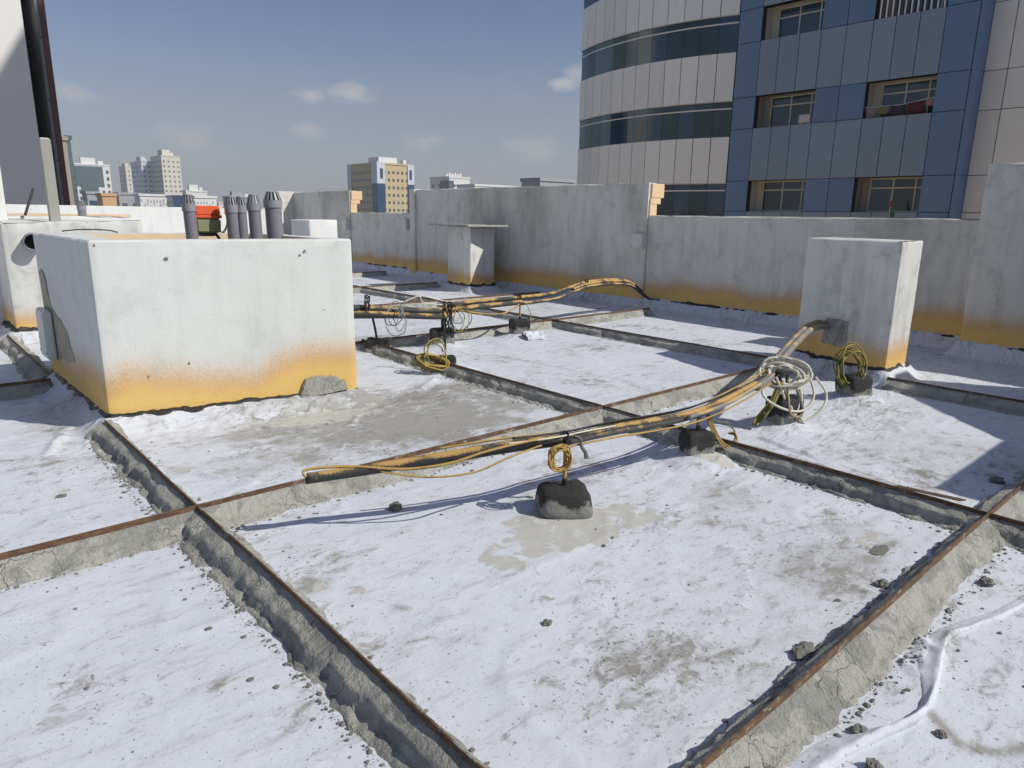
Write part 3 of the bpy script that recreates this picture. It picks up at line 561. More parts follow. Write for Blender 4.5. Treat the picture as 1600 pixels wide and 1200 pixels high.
t = tag(obj('strut', *tube_geo([(1.62, 11.9, 1.42), (1.80, 12.2, 1.78)], .018, 8), M['steel']), 'thin dark strut leaning behind the concrete post', 'strut')
t = tag(obj('wire_offcut', *tube_geo(spline([(1.28, 7.5, 1.31), (1.42, 7.46, 1.325), (1.62, 7.42, 1.32), (1.70, 7.38, 1.30)]), .006, 6), M['steel']), 'bent black wire lying on the rim of the white shaft', 'wire')
t = thing('plank', 'cream timber batten lying along the wall behind the far left boxes', 'plank', (2.5, 14.2, 1.38)); m = MB(); m.box(-1.2, 1.0, -.05, .05, 0, .05); m.build('batten', M['cream'], t); m = MB(); m.box(-1.0, 1.0, -.04, .04, -1.42, 0); m.build('trestle', M['conc'], t)
# small box behind the big shaft
t = thing('vent_box', 'small cream-white box standing behind the right end of the white shaft', 'box', (SBOX[0][0], SBOX[0][1], 0)); rebase(prism('wall', SBOX, -.1, 1.40, M['white'], None, step=.1), t)
# ------------------------------------------------------------------ vent pipes
def vent(label, x, y, zt, r, zb=.42, slots=True, tilt=(0, 0)):
    t = thing('vent_pipe', label, 'vent pipe', (x, y, zb), 0, 'grey vent pipes'); H = zt - zb; t.rotation_euler = (tilt[0], tilt[1], random.uniform(0, 1))
    m = MB(); m.cyl((0, 0), r, r, 0, H - .13, 24); m.build('pipe', M['pvc'], t, True).modifiers.new('e', 'EDGE_SPLIT')
    m = MB(); m.cyl((0, 0), r * 1.13, r * 1.13, H - .14, H - .075, 24); m.build('collar', M['pvcd'], t, True).modifiers.new('e', 'EDGE_SPLIT')
    m = MB(); m.cyl((0, 0), r * .95, r * .55, H - .075, H - .004, 20); m.build('vent_core', M['dark'] if slots else M['pvcd'], t)  # black core of slotted caps paints in the shade behind the fins
    k = 12
    for i in range(k):
        a0, a1 = 2 * math.pi * i / k - .13, 2 * math.pi * i / k + .13
        v = []
        for rr, z in ((r * 1.10, H - .075), (r * .70, H - .004)):
            for d in (0, -.006): v += [((rr + d) * math.cos(a0), (rr + d) * math.sin(a0), z), ((rr + d) * math.cos(a1), (rr + d) * math.sin(a1), z)]
        obj('fin', v, [(0, 1, 5, 4), (2, 6, 7, 3), (0, 4, 6, 2), (1, 3, 7, 5)], M['pvcd'], t)
    m = MB(); m.cyl((0, 0), r * .74, r * .60, H - .006, H + .004, 20); m.build('top_disc', M['pvcd'], t)
    return t
vent('slim grey vent pipe standing alone left of the orange case', 2.07, 6.4, 1.64, .050, tilt=(0, -.03))
vent('leftmost grey vent pipe of the group of four, half in shade', 2.42, 6.4, 1.635, .050, tilt=(0, -.02))
vent('second grey vent pipe of the group of four', 2.515, 6.44, 1.635, .044, tilt=(0, -.02))
vent('third grey vent pipe of the group with a closed cap', 2.635, 6.42, 1.655, .055, slots=False, tilt=(0, -.02))
vent('rightmost and thickest grey vent pipe of the group of four', 2.79, 6.38, 1.685, .073, tilt=(0, -.02))
vent('short grey vent pipe on the low box at far left', 2.36, 12.15, 1.63, .055, 1.2)
# orange and olive case on its struts
def rbox(name, sx, sy, sz, mat_, parent, loc, bev=.02, taper=1.0):
    bm = bmesh.new(); bmesh.ops.create_cube(bm, size=1); bmesh.ops.scale(bm, vec=(sx, sy, sz), verts=bm.verts)
    for v in bm.verts:
        if v.co.z > 0: v.co.x *= taper; v.co.y *= taper
    bmesh.ops.bevel(bm, geom=bm.edges[:], offset=bev, segments=3, affect='EDGES'); me = bpy.data.meshes.new(name); bm.to_mesh(me); bm.free(); me.materials.append(mat_)
    o = bpy.data.objects.new(name, me); col.objects.link(o); o.parent = parent; o.location = loc; return o
t = thing('tool_case', 'orange-lidded olive plastic case on black struts between the vent pipes', 'case', (2.24, 6.62, .42), .05)
rbox('case_lid', .23, .18, .085, M['orange'], t, (0, 0, 1.087), .012, .93); rbox('lid_band', .238, .186, .03, M['orange'], t, (0, 0, 1.036), .006); rbox('case_body', .215, .17, .125, M['olive'], t, (0, 0, .958), .014, 1.04); rbox('case_foot', .14, .12, .04, M['black'], t, (0, 0, .885), .012)
for sx in (-1, 1):
    obj('strut', *tube_geo([(sx * .05, -.02, .93), (sx * .19 - .05, -.04, .78), (sx * .24 - .05, .0, 0)], .014, 6), M['black'], t)
for k in range(2): obj('lead', *tube_geo(spline([(.09, 0, .93), (.16 + k * .02, .02, .90), (.22, .03, 1.0 + k * .05), (.20 + k * .02, .05, 1.08)]), .005, 5), M['cblk'] if k else M['orange'], t)
# ------------------------------------------------------------------ parapet walls
def wall_section(label, x0, y0, y1, h, seed, thick=.22, cornice=False, ragged=.02):
    t = thing('parapet_wall', label, 'parapet wall', (x0, y0, 0), 0, 'sections of the parapet')
    rebase(prism('wall', [(x0, y0), (x0 + thick, y0), (x0 + thick, y1), (x0, y1)], -.35, h, M['wall'], None, amp=.008, chip=ragged, step=.09, ztop=lambda x, y: h + ragged * .8 * fbm(y * 3, x, 0, 4, seed)), t)
    # upstand of tar along the foot
    yy = np.arange(y0, y1 + .01, .035); n = len(yy); zb = mem(np.full(n, x0 - .03), yy); hh = .05 * np.clip(.5 + 1.1 * fbm(yy * 4, 0, seed, 4, seed), .1, 1.6)
    V = np.vstack([np.c_[np.full(n, x0 - .03), yy, zb - .012], np.c_[np.full(n, x0 - .016), yy, zb + hh * .5], np.c_[np.full(n, x0 + .012), yy, zb + hh]]) - np.array(t.location)
    obj('bitumen_skirt', V, grid_faces(n, 3), M['tar'], t, True)
    if cornice:
        for k, (xa, xb, za, zb_, ya, nm) in enumerate(((x0 + .06, x0 + .42, h - .26, h - .01, -.035, 'cornice_crown'), (x0 + .04, x0 + .34, h - .37, h - .262, -.03, 'cornice_band'), (x0 + .03, x0 + .24, h - .62, h - .372, -.025, 'cornice_base'))):
            m = MB(); m.box(xa, xb, y0 + ya, y1, za, zb_); o = rebase(m.build(nm, M['cream']), t); bv = o.modifiers.new('b', 'BEVEL'); bv.width = .008
    return t
wall_section('tall grey parapet block at the right edge of the picture', 10.05, -3.2, 2.70, 2.18, 301, .7)
wall_section('low parapet stretch behind the right concrete box', WX, 2.70, 8.02, 1.54, 302)
wall_section('long tall parapet stretch in the middle, behind the capped stub', WX - .03, 8.02, 15.55, 2.11, 303, .24, True)
wall_section('short low parapet stretch below the yellow tower', WX, 15.55, 18.78, 1.535, 304)
wall_section('tall parapet stretch left of the yellow tower', WX - .03, 18.78, 22.4, 2.15, 305, .24, True)
t = thing('parapet_pier', 'narrow pier where the tall parapet steps up beside the yellow tower', 'pier', (WX - .07, 15.42, 0)); rebase(prism('wall', [(WX - .08, 15.36), (WX + .15, 15.36), (WX + .15, 15.6), (WX - .08, 15.6)], -.2, 2.13, M['wall'], None, step=.09), t)
for lab, y, z, s in (('large square grey box on the low wall beside the orange cornice end', 8.16, 1.09, .27), ('small grey box on the wall beside the narrow pier', 15.82, 1.24, .26), ('small grey box on the wall under the left orange cornice end', 18.92, 1.17, .26)):
    junction('junction_box', lab, (WX - .005 - (.03 if y > 18.78 else 0), y, z), (s, .12, s), 1, M['jbox'], group='boxes on the parapet')
t = thing('parapet_wall', 'long white parapet across the back of the roof at left', 'parapet wall', (-4, 22, 0)); rebase(prism('wall', [(-4, 22), (9.9, 22), (9.9, 22.25), (-4, 22.25)], -.2, 1.61, M['white'], None, step=.15, chip=.03), t)
t = thing('parapet_wall', 'grey pier-ended parapet rising at the far corner beside the vent pipes', 'parapet wall', (9.93, 22.4, 0)); rebase(prism('wall', [(9.93, 22.4), (10.9, 22.4), (10.9, 23.2), (9.93, 23.2)], -.2, 2.17, M['wall'], None, step=.15), t)
# unseen wall added out of frame, outline shaped to cast the shadow over right-hand bays
t = thing('shadow_wall', 'unseen white wall added beyond the right edge to cast the corner shadow', 'wall', (5.9, -.6, 0))
v = []
prof = [(5.9, -.2), (10.0, -.2), (10.0, 3.2), (9.6, 3.2), (7.45, 1.74), (5.9, 1.74)]
for y in (-.5, -.75): v += [(x - 5.9, y + .6, z) for x, z in prof]
n = len(prof); obj('wall', v, [tuple(range(n)), tuple(range(2 * n - 1, n - 1, -1))] + [(i, n + i, n + (i + 1) % n, (i + 1) % n) for i in range(n)], M['white'], t)
# ------------------------------------------------------------------ support blocks, posts, cables
def block(label, x, y, sx, sy, sz, rz, seed, post=None, lean=(0, 0), tilt=0):
    z0 = memz(x, y) - (.05 if seed != 401 else .02)
    t = thing('support_block', label, 'concrete block', (x, y, z0), rz, 'concrete blocks carrying cables'); t.rotation_euler.x = tilt
    bm = bmesh.new(); bmesh.ops.create_cube(bm, size=2); bmesh.ops.subdivide_edges(bm, edges=bm.edges[:], cuts=9, use_grid_fill=True)
    ne = 4.2 if seed == 401 else 8.0
    for v in bm.verts:
        c = v.co.copy(); rr_ = (abs(c.x) ** ne + abs(c.y) ** ne + abs(c.z) ** ne) ** (-1 / ne); c *= rr_
        p_ = Vector((c.x * sx / 2, c.y * sy / 2, (c.z + 1) / 2 * (sz + .05))); d = float(fbm(p_.x * 9, p_.y * 9, p_.z * 9 + seed, 4, seed)); q = float(vn(p_.x * 7, p_.y * 7, p_.z * 7, seed + 1))
        p_ += c * (.012 * d + .012 * q)
        if seed == 401: p_.x *= 1.10 - 1.0 * max(p_.z - .03, 0); p_.y *= 1.10 - .8 * max(p_.z - .03, 0); p_.z -= .03 * max(0, q)
        v.co = p_
    me = bpy.data.meshes.new('block_body'); bm.to_mesh(me); bm.free(); me.materials.append(M['block']); me.polygons.foreach_set('use_smooth', [True] * len(me.polygons))
    o = bpy.data.objects.new('block_body', me); col.objects.link(o); o.parent = t
    if post:
        h, r, mt = post; c_, s_ = math.cos(-rz), math.sin(-rz); lx, ly = lean
        obj('post', *tube_geo([(0, 0, sz * .6), (lx * .5, ly * .5, (sz + h) / 2), (lx, ly, h)], r, 8), mt, t)
        if mt != M['cblk']: obj('post_tar', *tube_geo([(0, 0, sz + .02), (lx * .2, ly * .2, sz + .085)], r + .003, 8), M['tar'], t)
    return t
ROT = -YAW
block('black-topped block with cement spatter in the centre foreground bay', 2.68, 2.52, 0.29, .23, .135, ROT + .1, 401, (.40, .0115, M['cyel']))
block('grey block with a yellow post beside the long shaded rail', 4.03, 2.55, .21, .15, .15, ROT + .35, 402, (.34, .012, M['cyel']))
block('block with black corner below the white cable coil', 5.27, 2.56, .27, .2, .19, ROT + .45, 403, (.42, .014, M['lagB']))
block('block carrying the standing yellow-green coil near the concrete box', 6.67, 2.58, .27, .22, .18, ROT + .35, 404)
block('tarred block under the black cable knot at the rear bundle', 5.13, 7.0, .30, .22, .17, ROT + .2, 405, (.46, .014, M['cblk']))
block('block half covered with white sheet beside the rear bundle', 6.40, 6.95, .26, .2, .19, ROT + .3, 406, (.47, .013, M['cyel']))
block('block with bare black post close to the white shaft', 4.28, 7.12, .3, .22, .14, ROT, 407, (.46, .014, M['cblk']), (-.06, 0))
block('low tarred block behind the hanging yellow coil', 4.30, 5.80, .2, .15, .12, ROT + .2, 408, (.66, .011, M['cblk']), (-.03, .0))
# sheet scrap over one block
def cloth(name, label, pts, w, hgt, mat_, seed, cat='sheet'):
    C = spline(pts, 14); n = len(C); us = np.linspace(-1, 1, 17); V = []
    for i, p in enumerate(C):
        tg = (C[min(i + 1, n - 1)] - C[max(i - 1, 0)]); tg.z = 0; tg.normalize(); nr = Vector((-tg.y, tg.x, 0)); s = i / (n - 1)
        ww = w(s); hh = hgt(s)
        for u in us:
            q = p + nr * (u * ww)
            V.append((q.x, q.y, 0, u, hh, s))
    A = np.array(V); z = mem(A[:, 0], A[:, 1]); prof = np.clip(1 - np.abs(A[:, 3]) ** 2.2, 0, 1); ext = .35 + .65 * np.abs(np.sin(A[:, 3] * 4 + 2 * fbm(A[:, 5] * 4, A[:, 3], 0, 3, seed) + seed))
    A[:, 2] = z + .003 + A[:, 4] * prof * ext + .008 * fbm(A[:, 0] * 18, A[:, 1] * 18, 0, 3, seed)
    o = obj(name, A[:, :3], grid_faces(17, n), mat_, None, True); sd = o.modifiers.new('s', 'SOLIDIFY'); sd.thickness = .003
    return tag(o, label, cat)
msheet = plain('loose_white_sheet', (.70, .73, .79), .85, var=.08, bmp=.25, scale=10)
def pleat(label, pts, prof):
    C = spline(pts, 12); n = len(C); V = []; m = 13
    for i, p in enumerate(C):
        tg = (C[min(i + 1, n - 1)] - C[max(i - 1, 0)]); tg.z = 0; tg.normalize(); nr = Vector((-tg.y, tg.x, 0)) * (1 if tg.x < 0 else -1); s_ = i / (n - 1); wn, wf_, hh = prof(s_)
        hh *= 1 + .22 * float(vn(s_ * 11, 0, 3, 3)); wn *= 1 + .25 * float(vn(s_ * 8, 4, 3, 5))
        for k in range(m):
            u = k / (m - 1) * 2 - 1                      # -1 near side (gentle) .. +1 far side (steep)
            if u < 0: o = u * wn; h = hh * (1 - abs(u)) ** 1.5
            else: o = u * wf_ + .25 * hh * math.sin(u * 3.14); h = hh * (1 - u ** 1.6)
            q = p + nr * o; V.append((q.x, q.y, h + .004 * float(vn(s_ * 40, k * .6, 0, 9)) * (1 - abs(u))))
    A = np.array(V); A[:, 2] += mem(A[:, 0], A[:, 1]) + np.where(np.tile(np.abs(np.linspace(-1, 1, m)), n) > .95, -.004, .002)
    return tag(obj('sheet_fold', A, grid_faces(m, n), M['mem'], None, True), label, 'sheet')
pleat('loose twisted fold of white sheet at the lower right corner', [(3.66, .52, 0), (3.36, .575, 0), (3.12, .64, 0), (2.98, .668, 0), (2.80, .64, 0), (2.62, .60, 0), (2.46, .578, 0), (2.34, .585, 0), (2.20, .63, 0), (2.02, .675, 0), (1.84, .70, 0), (1.7, .71, 0)],
      lambda s_: (.03 + .03 * sst(0, .3, s_) - .04 * sst(.42, .56, s_) + .075 * sst(.66, .84, s_), .010 + .008 * sst(.6, .8, s_), .006 + .022 * sst(.05, .3, s_) - .004 * sst(.6, .8, s_)))
cloth('sheet_scrap', 'crumpled white scrap lying against the block at the rear bundle', [(6.28, 6.72, 0), (6.42, 6.70, 0), (6.55, 6.66, 0)], lambda s: .085, lambda s: .10, M['mem'], 8)
def jit(P, a, s, f=3.0): return [Vector(p) + Vector((float(vn(i / f, 0, s, s)), float(vn(i / f, 5, s, s)), float(vn(i / f, 9, s, s)))) * a for i, p in enumerate(P)]
def offs(P, dx, dy, dz): return [Vector(p) + Vector((dx, dy, dz)) for p in P]
# front bundle
B1 = [(1.43, 3.10, .215), (1.79, 2.95, .235), (2.08, 2.80, .265), (2.40, 2.65, .295), (2.73, 2.56, .29), (3.12, 2.54, .275), (3.74, 2.52, .235), (4.19, 2.52, .245), (4.84, 2.60, .275), (5.30, 2.70, .295), (5.75, 2.88, .315), (6.43, 3.10, .35), (7.08, 3.28, .40), (7.45, 3.35, .41), (7.73, 3.39, .375)]
t = thing('pipe_bundle', 'ochre-sprayed bundle of lagged pipes across the front bays into the right concrete box', 'pipe bundle', (2.68, 2.52, .1))
def part_tube(name, P, r, mt, t, n=9, per=10):
    v, f = tube_geo(spline(P, per), r, n); o = obj(name, v, f, mt, None, True); return rebase(o, t)
part_tube('lagged_pipe', jit(offs(B1[:9], 0, 0,  .004), .010, 11), .024, M['lagA'], t); part_tube('lagged_pipe', jit(offs(B1[:9], .014, .028, -.018), .014, 12), .021, M['lagB'], t)
part_tube('lagged_pipe', jit(offs(B1[4:9], -.01, -.028, -.006), .012, 13), .017, M['lagB'], t)
part_tube('lagged_pipe', jit(offs(B1[8:], 0, .02, 0), .015, 14), .034, M['lagC'], t); part_tube('lagged_pipe', jit(offs(B1[8:], -.02, -.045, -.01), .02, 15), .032, M['lagC'], t); part_tube('lagged_pipe', jit(offs(B1[8:], .03, .05, -.035), .02, 16), .028, M['lagB'], t)
part_tube('lagged_pipe', jit(offs(B1[6:11], 0, -.05, .0), .02, 17), .015, M['lagC'], t)
part_tube('cable', [(1.47, 3.06, .22), (1.42, 3.09, .235), (1.44, 3.10, .262), (1.62, 3.02, .258), (1.85, 2.86, .235), (2.05, 2.75, .25), (2.25, 2.66, .30), (2.5, 2.58, .325), (2.75, 2.53, .317)], .0075, M['cyel'], t, 6)
part_tube('cable', [(1.75, 2.93, .225), (1.95, 2.80, .185), (2.15, 2.68, .195), (2.35, 2.62, .25), (2.55, 2.58, .285)], .006, M['cyel'], t, 6)
for k_ in range(5):
    part_tube('cable', jit(offs(B1[2 + k_ % 3:11], .01 * math.sin(k_ * 2), .034 * math.cos(k_ * 1.7), .026 * math.sin(k_ * 1.7 + 1)), .022, 60 + k_), .0065, (M['cyel'], M['lagB'], M['cyel'], M['lagC'], M['cblk'])[k_], t, 6)
part_tube('cable', [(2.35, 2.63, .325), (2.6, 2.55, .325), (2.85, 2.52, .322), (3.1, 2.52, .305)], .005, M['cwhite'], t, 6)
# tape knots
def knot(name, label, c, r, n, mt, seed, cat='tape', sq=1.0):
    rs = random.Random(seed); t = thing(name, label, cat, c); P = []
    for i in range(n * 9): a = i * .72; q = r * (.55 + .5 * rs.random()); P.append((q * math.cos(a) * .6, q * math.sin(a) * .7, sq * (r * 1.4 * math.sin(a * 1.37 + rs.random()))))
    o = obj('wrapping', *tube_geo(spline(P, 3), .007, 5), mt, t, True); return t
knot('tape_knot', 'black tape tying the front bundle to its post above the spattered block', (2.70, 2.55, .29), .035, 3, M['cblk'], 21)
o = tag(obj('tape_tail', *tube_geo(spline([(2.76, 2.53, .31), (2.80, 2.52, .285), (2.81, 2.52, .24), (2.835, 2.51, .20), (2.84, 2.505, .165)]), [.006 + .008 * (i / 32) for i in range(33)], 6), plain('grey_tape', (.16, .155, .14), .7)), 'grey tape end hanging from the front bundle right of its post', 'tape')
# coils
def coil(name, label, c, ru, rv, nrm, loops, r, mt, seed, cat='cable coil', spread=.02, sub=26, tail=None, upv=(0, 0, 1)):
    rs = random.Random(seed); t = thing(name, label, cat, c); nz = Vector(nrm).normalized(); vv = Vector(upv); vv = (vv - nz * vv.dot(nz)).normalized(); uu = vv.cross(nz); P = []
    ph = [rs.uniform(0, 6.28) for _ in range(4)]
    for i in range(loops * sub):
        a = 2 * math.pi * i / sub; k = i / sub
        j = 1 + spread * 3.0 * math.sin(k * 2.39 + ph[0]) + spread * math.sin(a * 3 + k * 1.7 + ph[1]); ox = spread * .22 * math.sin(k * 3.1 + ph[2]); oy = spread * .22 * math.cos(k * 2.3 + ph[3])
        P.append(uu * (ru * j * math.cos(a) + ox) + vv * (rv * j * math.sin(a) + oy) + nz * (.022 * math.sin(k * 1.9 + ph[0]) + spread * .35 * math.sin(a * 2 + k)))
    obj('loops', *tube_geo(P, r, 6), mt, t, True)
    for k, T in enumerate(tail or []): obj('cable_tail', *tube_geo(spline([Vector(p) - Vector(c) for p in T], 8), r, 6), mt, t, True)
    return t
CV = Vector((-math.sin(YAW), -math.cos(YAW), .15))
def face(dz): v = CV.copy(); v.rotate(Matrix.Rotation(dz, 3, 'Z')); return v
coil('cable_coil', 'small yellow cable ring hanging on the post above the spattered block', (2.635, 2.515, .205), .055, .062, face(.25), 7, .0052, M['cyel'], 31, spread=.05)
coil('cable_coil', 'tangled white cable coil hung on the front bundle near the concrete box', (5.24, 2.58, .30), .15, .10, face(-.2) + Vector((0, 0, .55)), 13, .0100, M['cwhite'], 32, spread=.09, tail=[
    [(5.10, 2.66, .28), (5.02, 2.62, .16), (5.12, 2.50, .06), (5.30, 2.42, .03), (5.42, 2.40, .13), (5.44, 2.46, .28)], [(5.32, 2.52, .30), (5.34, 2.46, .12), (5.30, 2.44, -.02), (5.34, 2.40, -.05), (5.46, 2.34, .03), (5.55, 2.36, .14), (5.50, 2.44, .27)], [(5.18, 2.55, .27), (5.20, 2.48, .08), (5.24, 2.45, -.0), (5.30, 2.46, .1), (5.28, 2.5, .25)], [(5.12, 2.58, .30), (5.16, 2.52, .15), (5.2, 2.5, .05), (5.22, 2.52, .2)]])
t = thing('cable_hank', 'yellow-green cable hank hanging below the white coil to the sheet', 'cable hank', (5.12, 2.56, .2))
for k in range(9):
    a = k * .7; rebase(obj('cable', *tube_geo(spline([(5.16 + .02 * math.cos(a), 2.56 + .02 * math.sin(a), .26), (5.11 + .028 * math.cos(a), 2.575 + .02 * math.sin(a), .12), (5.03 + .02 * math.cos(a * 2), 2.62 + .03 * math.sin(a), -.02), (4.98 + .02 * math.sin(a * 3), 2.64 + .02 * math.cos(a), -.075 + .01 * math.sin(a))], 6), .0065, 6), M['cgrn'], None, True), t)
t = thing('cable_loop', 'brown looped cable end at the foot of the white coil', 'cable loop', (5.26, 2.45, .02)); rebase(obj('loop', *tube_geo(spline([(5.20, 2.52, .24), (5.17, 2.47, .05), (5.20, 2.44, -.005), (5.27, 2.42, -.01), (5.31, 2.43, .05), (5.28, 2.49, .22)], 8), .012, 7), M['lagC'], None, True), t)
knot('tape_knot', 'black tie at the hub of the white cable coil', (5.20, 2.60, .285), .035, 3, M['cblk'], 22)
coil('cable_coil', 'yellow-green cable ring standing on the block near the concrete box', (6.56, 2.60, .185), .118, .165, face(.1), 9, .0065, M['cgrn'], 33, spread=.075)
t = thing('cable_loop', 'long yellow cable loop hanging from the post beside the shaded rail', 'cable loop', (4.1, 2.5, .1))
for k in range(5):
    d = (k - 2) * .012; rebase(obj('cable', *tube_geo(spline([(4.06, 2.53, .235), (4.10 + d * .4, 2.50, .14 + d), (4.15 + d, 2.46, .03), (4.22 + d, 2.42, -.035 - abs(d)), (4.28 + d, 2.40, -.02), (4.285 - d, 2.41, .04 + d), (4.24, 2.44, .05)] if k < 4 else [(4.06, 2.53, .235), (4.13, 2.49, .15), (4.22, 2.44, .12), (4.28, 2.41, .05), (4.27, 2.41, -.01)], 7), .0055, 6), M['cyel'] if k < 4 else M['cgrn'], None, True), t)
# rear bundle
B2 = [(3.3, 7.02, .47), (3.85, 7.0, .455), (4.44, 6.95, .40), (5.0, 6.9, .345), (5.19, 6.95, .39), (5.85, 7.0, .39), (6.41, 7.0, .395), (7.23, 7.2, .38), (7.84, 7.4, .42), (8.31, 7.5, .47), (8.97, 7.6, .47), (9.6, 7.7, .41), (10.1, 7.82, .22), (10.42, 7.9, .10)]
t = thing('pipe_bundle', 'ochre and black pipe bundle behind the white shaft reaching the parapet foot', 'pipe bundle', (5.13, 6.95, .1))
part_tube('lagged_pipe', jit(offs(B2[:7], 0, -.04, -.03), .02, 41), .034, M['lagA'], t); part_tube('lagged_pipe', jit(offs(B2[:5], 0, .02, .025), .025, 42), .036, M['lagB'], t); part_tube('lagged_pipe', jit(offs(B2[:5], .02, -.02, -.075), .02, 46), .030, M['lagA'], t); part_tube('lagged_pipe', jit(offs(B2[:4], .02, .05, -.05), .02, 47), .030, M['lagB'], t)
part_tube('lagged_pipe', jit(offs(B2[4:], 0, .01, .01), .02, 43), .030, M['lagA'], t); part_tube('lagged_pipe', jit(offs(B2[6:], 0, -.05, -.02), .03, 44), .024, M['lagB'], t); part_tube('lagged_pipe', jit(offs(B2[8:-1], .02, -.06, .03), .04, 45), .022, M['lagA'], t)
part_tube('cable', [(5.3, 6.9, .35), (5.6, 6.85, .29), (5.95, 6.85, .25), (6.25, 6.9, .30), (6.41, 6.95, .37)], .012, M['cyel'], t, 6)
part_tube('cable', [(4.55, 6.95, .50), (4.72, 6.9, .56), (4.78, 6.9, .48), (5.0, 6.9, .44), (5.15, 6.92, .42)], .008, M['cwhite'], t, 6); part_tube('cable', [(4.65, 7.1, .60), (4.9, 7.0, .53), (5.2, 6.95, .45)], .008, M['cwhite'], t, 6)
knot('cable_knot', 'black tangle of cable ends hanging from the rear bundle', (5.14, 6.88, .30), .10, 5, M['cblk'], 51, 'cable knot', 1.2)
coil('cable_coil', 'loose thin wire loops dangling right of the black knot', (5.28, 6.85, .25), .09, .12, face(.3), 4, .006, M['cgrn'], 52, spread=.12)
coil('cable_coil', 'thin blue-grey wires looped over the rear bundle near the white shaft', (4.38, 6.88, .33), .10, .14, face(-.2), 4, .006, plain('blue_grey_wire', (.22, .26, .28), .6), 53, spread=.14)
knot('cable_knot', 'dark wire nest lying on top of the rear bundle near the white shaft', (4.05, 6.95, .52), .06, 3, M['cblk'], 54, 'cable knot')
knot('tape_knot', 'black tape collar on the rear bundle above the scrap-covered block', (6.41, 6.98, .385), .05, 3, M['cblk'], 55); knot('tape_knot', 'black tape collar where the rear bundle splays near the parapet', (8.31, 7.48, .47), .05, 3, M['cblk'], 56)
coil('cable_coil', 'thick yellow cable ring hanging low beside the shaded rail near the shaft', (4.12, 5.78, .02), .155, .06, face(.0) + Vector((.25, 0, .35)), 12, .010, M['cyel'], 57, spread=.06, upv=(.35, 0, 1))
coil('cable_coil', 'grey wire loops above the low yellow ring', (4.15, 5.78, .10), .10, .14, face(.2), 3, .007, M['cgrn'], 58, spread=.1)
o = tag(obj('hanging_wire', *tube_geo(spline([(6.46, 6.9, .36), (6.52, 6.86, .2), (6.47, 6.84, .1), (6.42, 6.86, .07)]), .006, 5), M['cgrn']), 'thin wire dangling beside the post at the scrap-covered block', 'wire')
# rusty offcut leaning on the rail
t = thing('steel_offcut', 'rusty flat steel offcut leaning on the shaded rail near the right crossing', 'steel offcut', (4.5, 1.3, 0)); a = Vector((4.44, 1.40, -.075)); b = Vector((4.275, 1.00, .004)); ax = (b - a).normalized(); sd = ax.cross(Vector((0, 0, 1))).normalized() * .022; upv = Vector((0, 0, .006))
v = [a - sd, a + sd, b + sd, b - sd]; v = v + [p + upv for p in v]; rebase(obj('flat_bar', [tuple(p) for p in v], [(0, 1, 2, 3), (4, 7, 6, 5), (0, 4, 5, 1), (1, 5, 6, 2), (2, 6, 7, 3), (3, 7, 4, 0)], M['rust']), t)
# ------------------------------------------------------------------ mortar lumps and crumbs
ico = None
def ico_geo(sub=2):
    bm = bmesh.new(); bmesh.ops.create_icosphere(bm, subdivisions=sub, radius=1); V = np.array([v.co[:] for v in bm.verts]); F = [[v.index for v in f.verts] for f in bm.faces]; bm.free(); return V, F
IV, IF = ico_geo(3); CV_, CF_ = ico_geo(1)
def lump(label, x, y, sx, sy, sz, seed):
    d = 1 + .55 * fbm(IV[:, 0] * 1.5, IV[:, 1] * 1.5, IV[:, 2] * 1.5 + seed, 4, seed, .6) + .22 * vn(IV[:, 0] * 7, IV[:, 1] * 7, IV[:, 2] * 7, seed); V = IV * d[:, None] * np.array([sx, sy, sz]); z = memz(x, y)
    return tag(obj('mortar_lump', V, IF, M['crumb'], None, False, (x, y, z + sz * .45)), label, 'mortar lump', 'lumps of dropped mortar')
lump('lone round mortar lump on the bundle shadow in the centre bay', 1.97, 3.14, .040, .032, .030, 61); lump('dark crumbly mortar heap against the diagonal rail at lower right', 2.44, 1.0, .06, .045, .022, 62)
lump('small mortar lump alone in the middle of the front bay', 1.82, 1.78, .02, .016, .012, 63); lump('flat mortar smear right of the front bay near the rail crossing', 3.58, 1.16, .075, .035, .004, 64); lump('mortar clod touching the diagonal rail shadow', 3.23, 1.01, .035, .03, .02, 65)
lump('mortar clod on the sheet right of the sunlit diagonal rail', 3.61, .70, .034, .03, .018, 66); lump('mortar clod left of the white fold at bottom edge', 2.16, .68, .03, .022, .018, 67); lump('wedge-shaped mortar clod in front of the white fold at bottom edge', 2.03, .585, .032, .022, .022, 68)
lump('mortar clod just right of the white fold', 2.36, .50, .018, .016, .012, 69); lump('small reddish clod alone in the far left bay', .59, 4.49, .025, .018, .012, 70); lump('two-humped clod beside the rail in the right shade', 5.2, 1.05, .05, .04, .025, 71)
rs = np.random.default_rng(5); CR = []
for c, s0, s1, axis, n, wa, wb in ((AX[0], .9, 5.3, 'y', 1500, .135, .06), (AX[1], .3, 7, 'y', 1100, .11, .065), (BY[0], 1.0, 8, 'x', 1500, .125, .085), (BY[1], .0, 6.5, 'x', 900, .11, .075)):
    q = rs.uniform(s0, s1, n); sg = rs.choice([-1, 1], n, p=[.65, .35]); o = np.where(sg < 0, wa, wb); o = sg * (o + np.abs(rs.normal(0, .022, n)) + np.where(rs.random(n) < .10, .16 * rs.random(n), 0))
    for u_, b_ in zip(q, o): CR.append((c + b_, u_) if axis == 'y' else (u_, c + b_))
for k in range(260): CR.append((rs.uniform(.2, 5.4), rs.uniform(.3, 5)))
V, F = [], []; base = 0
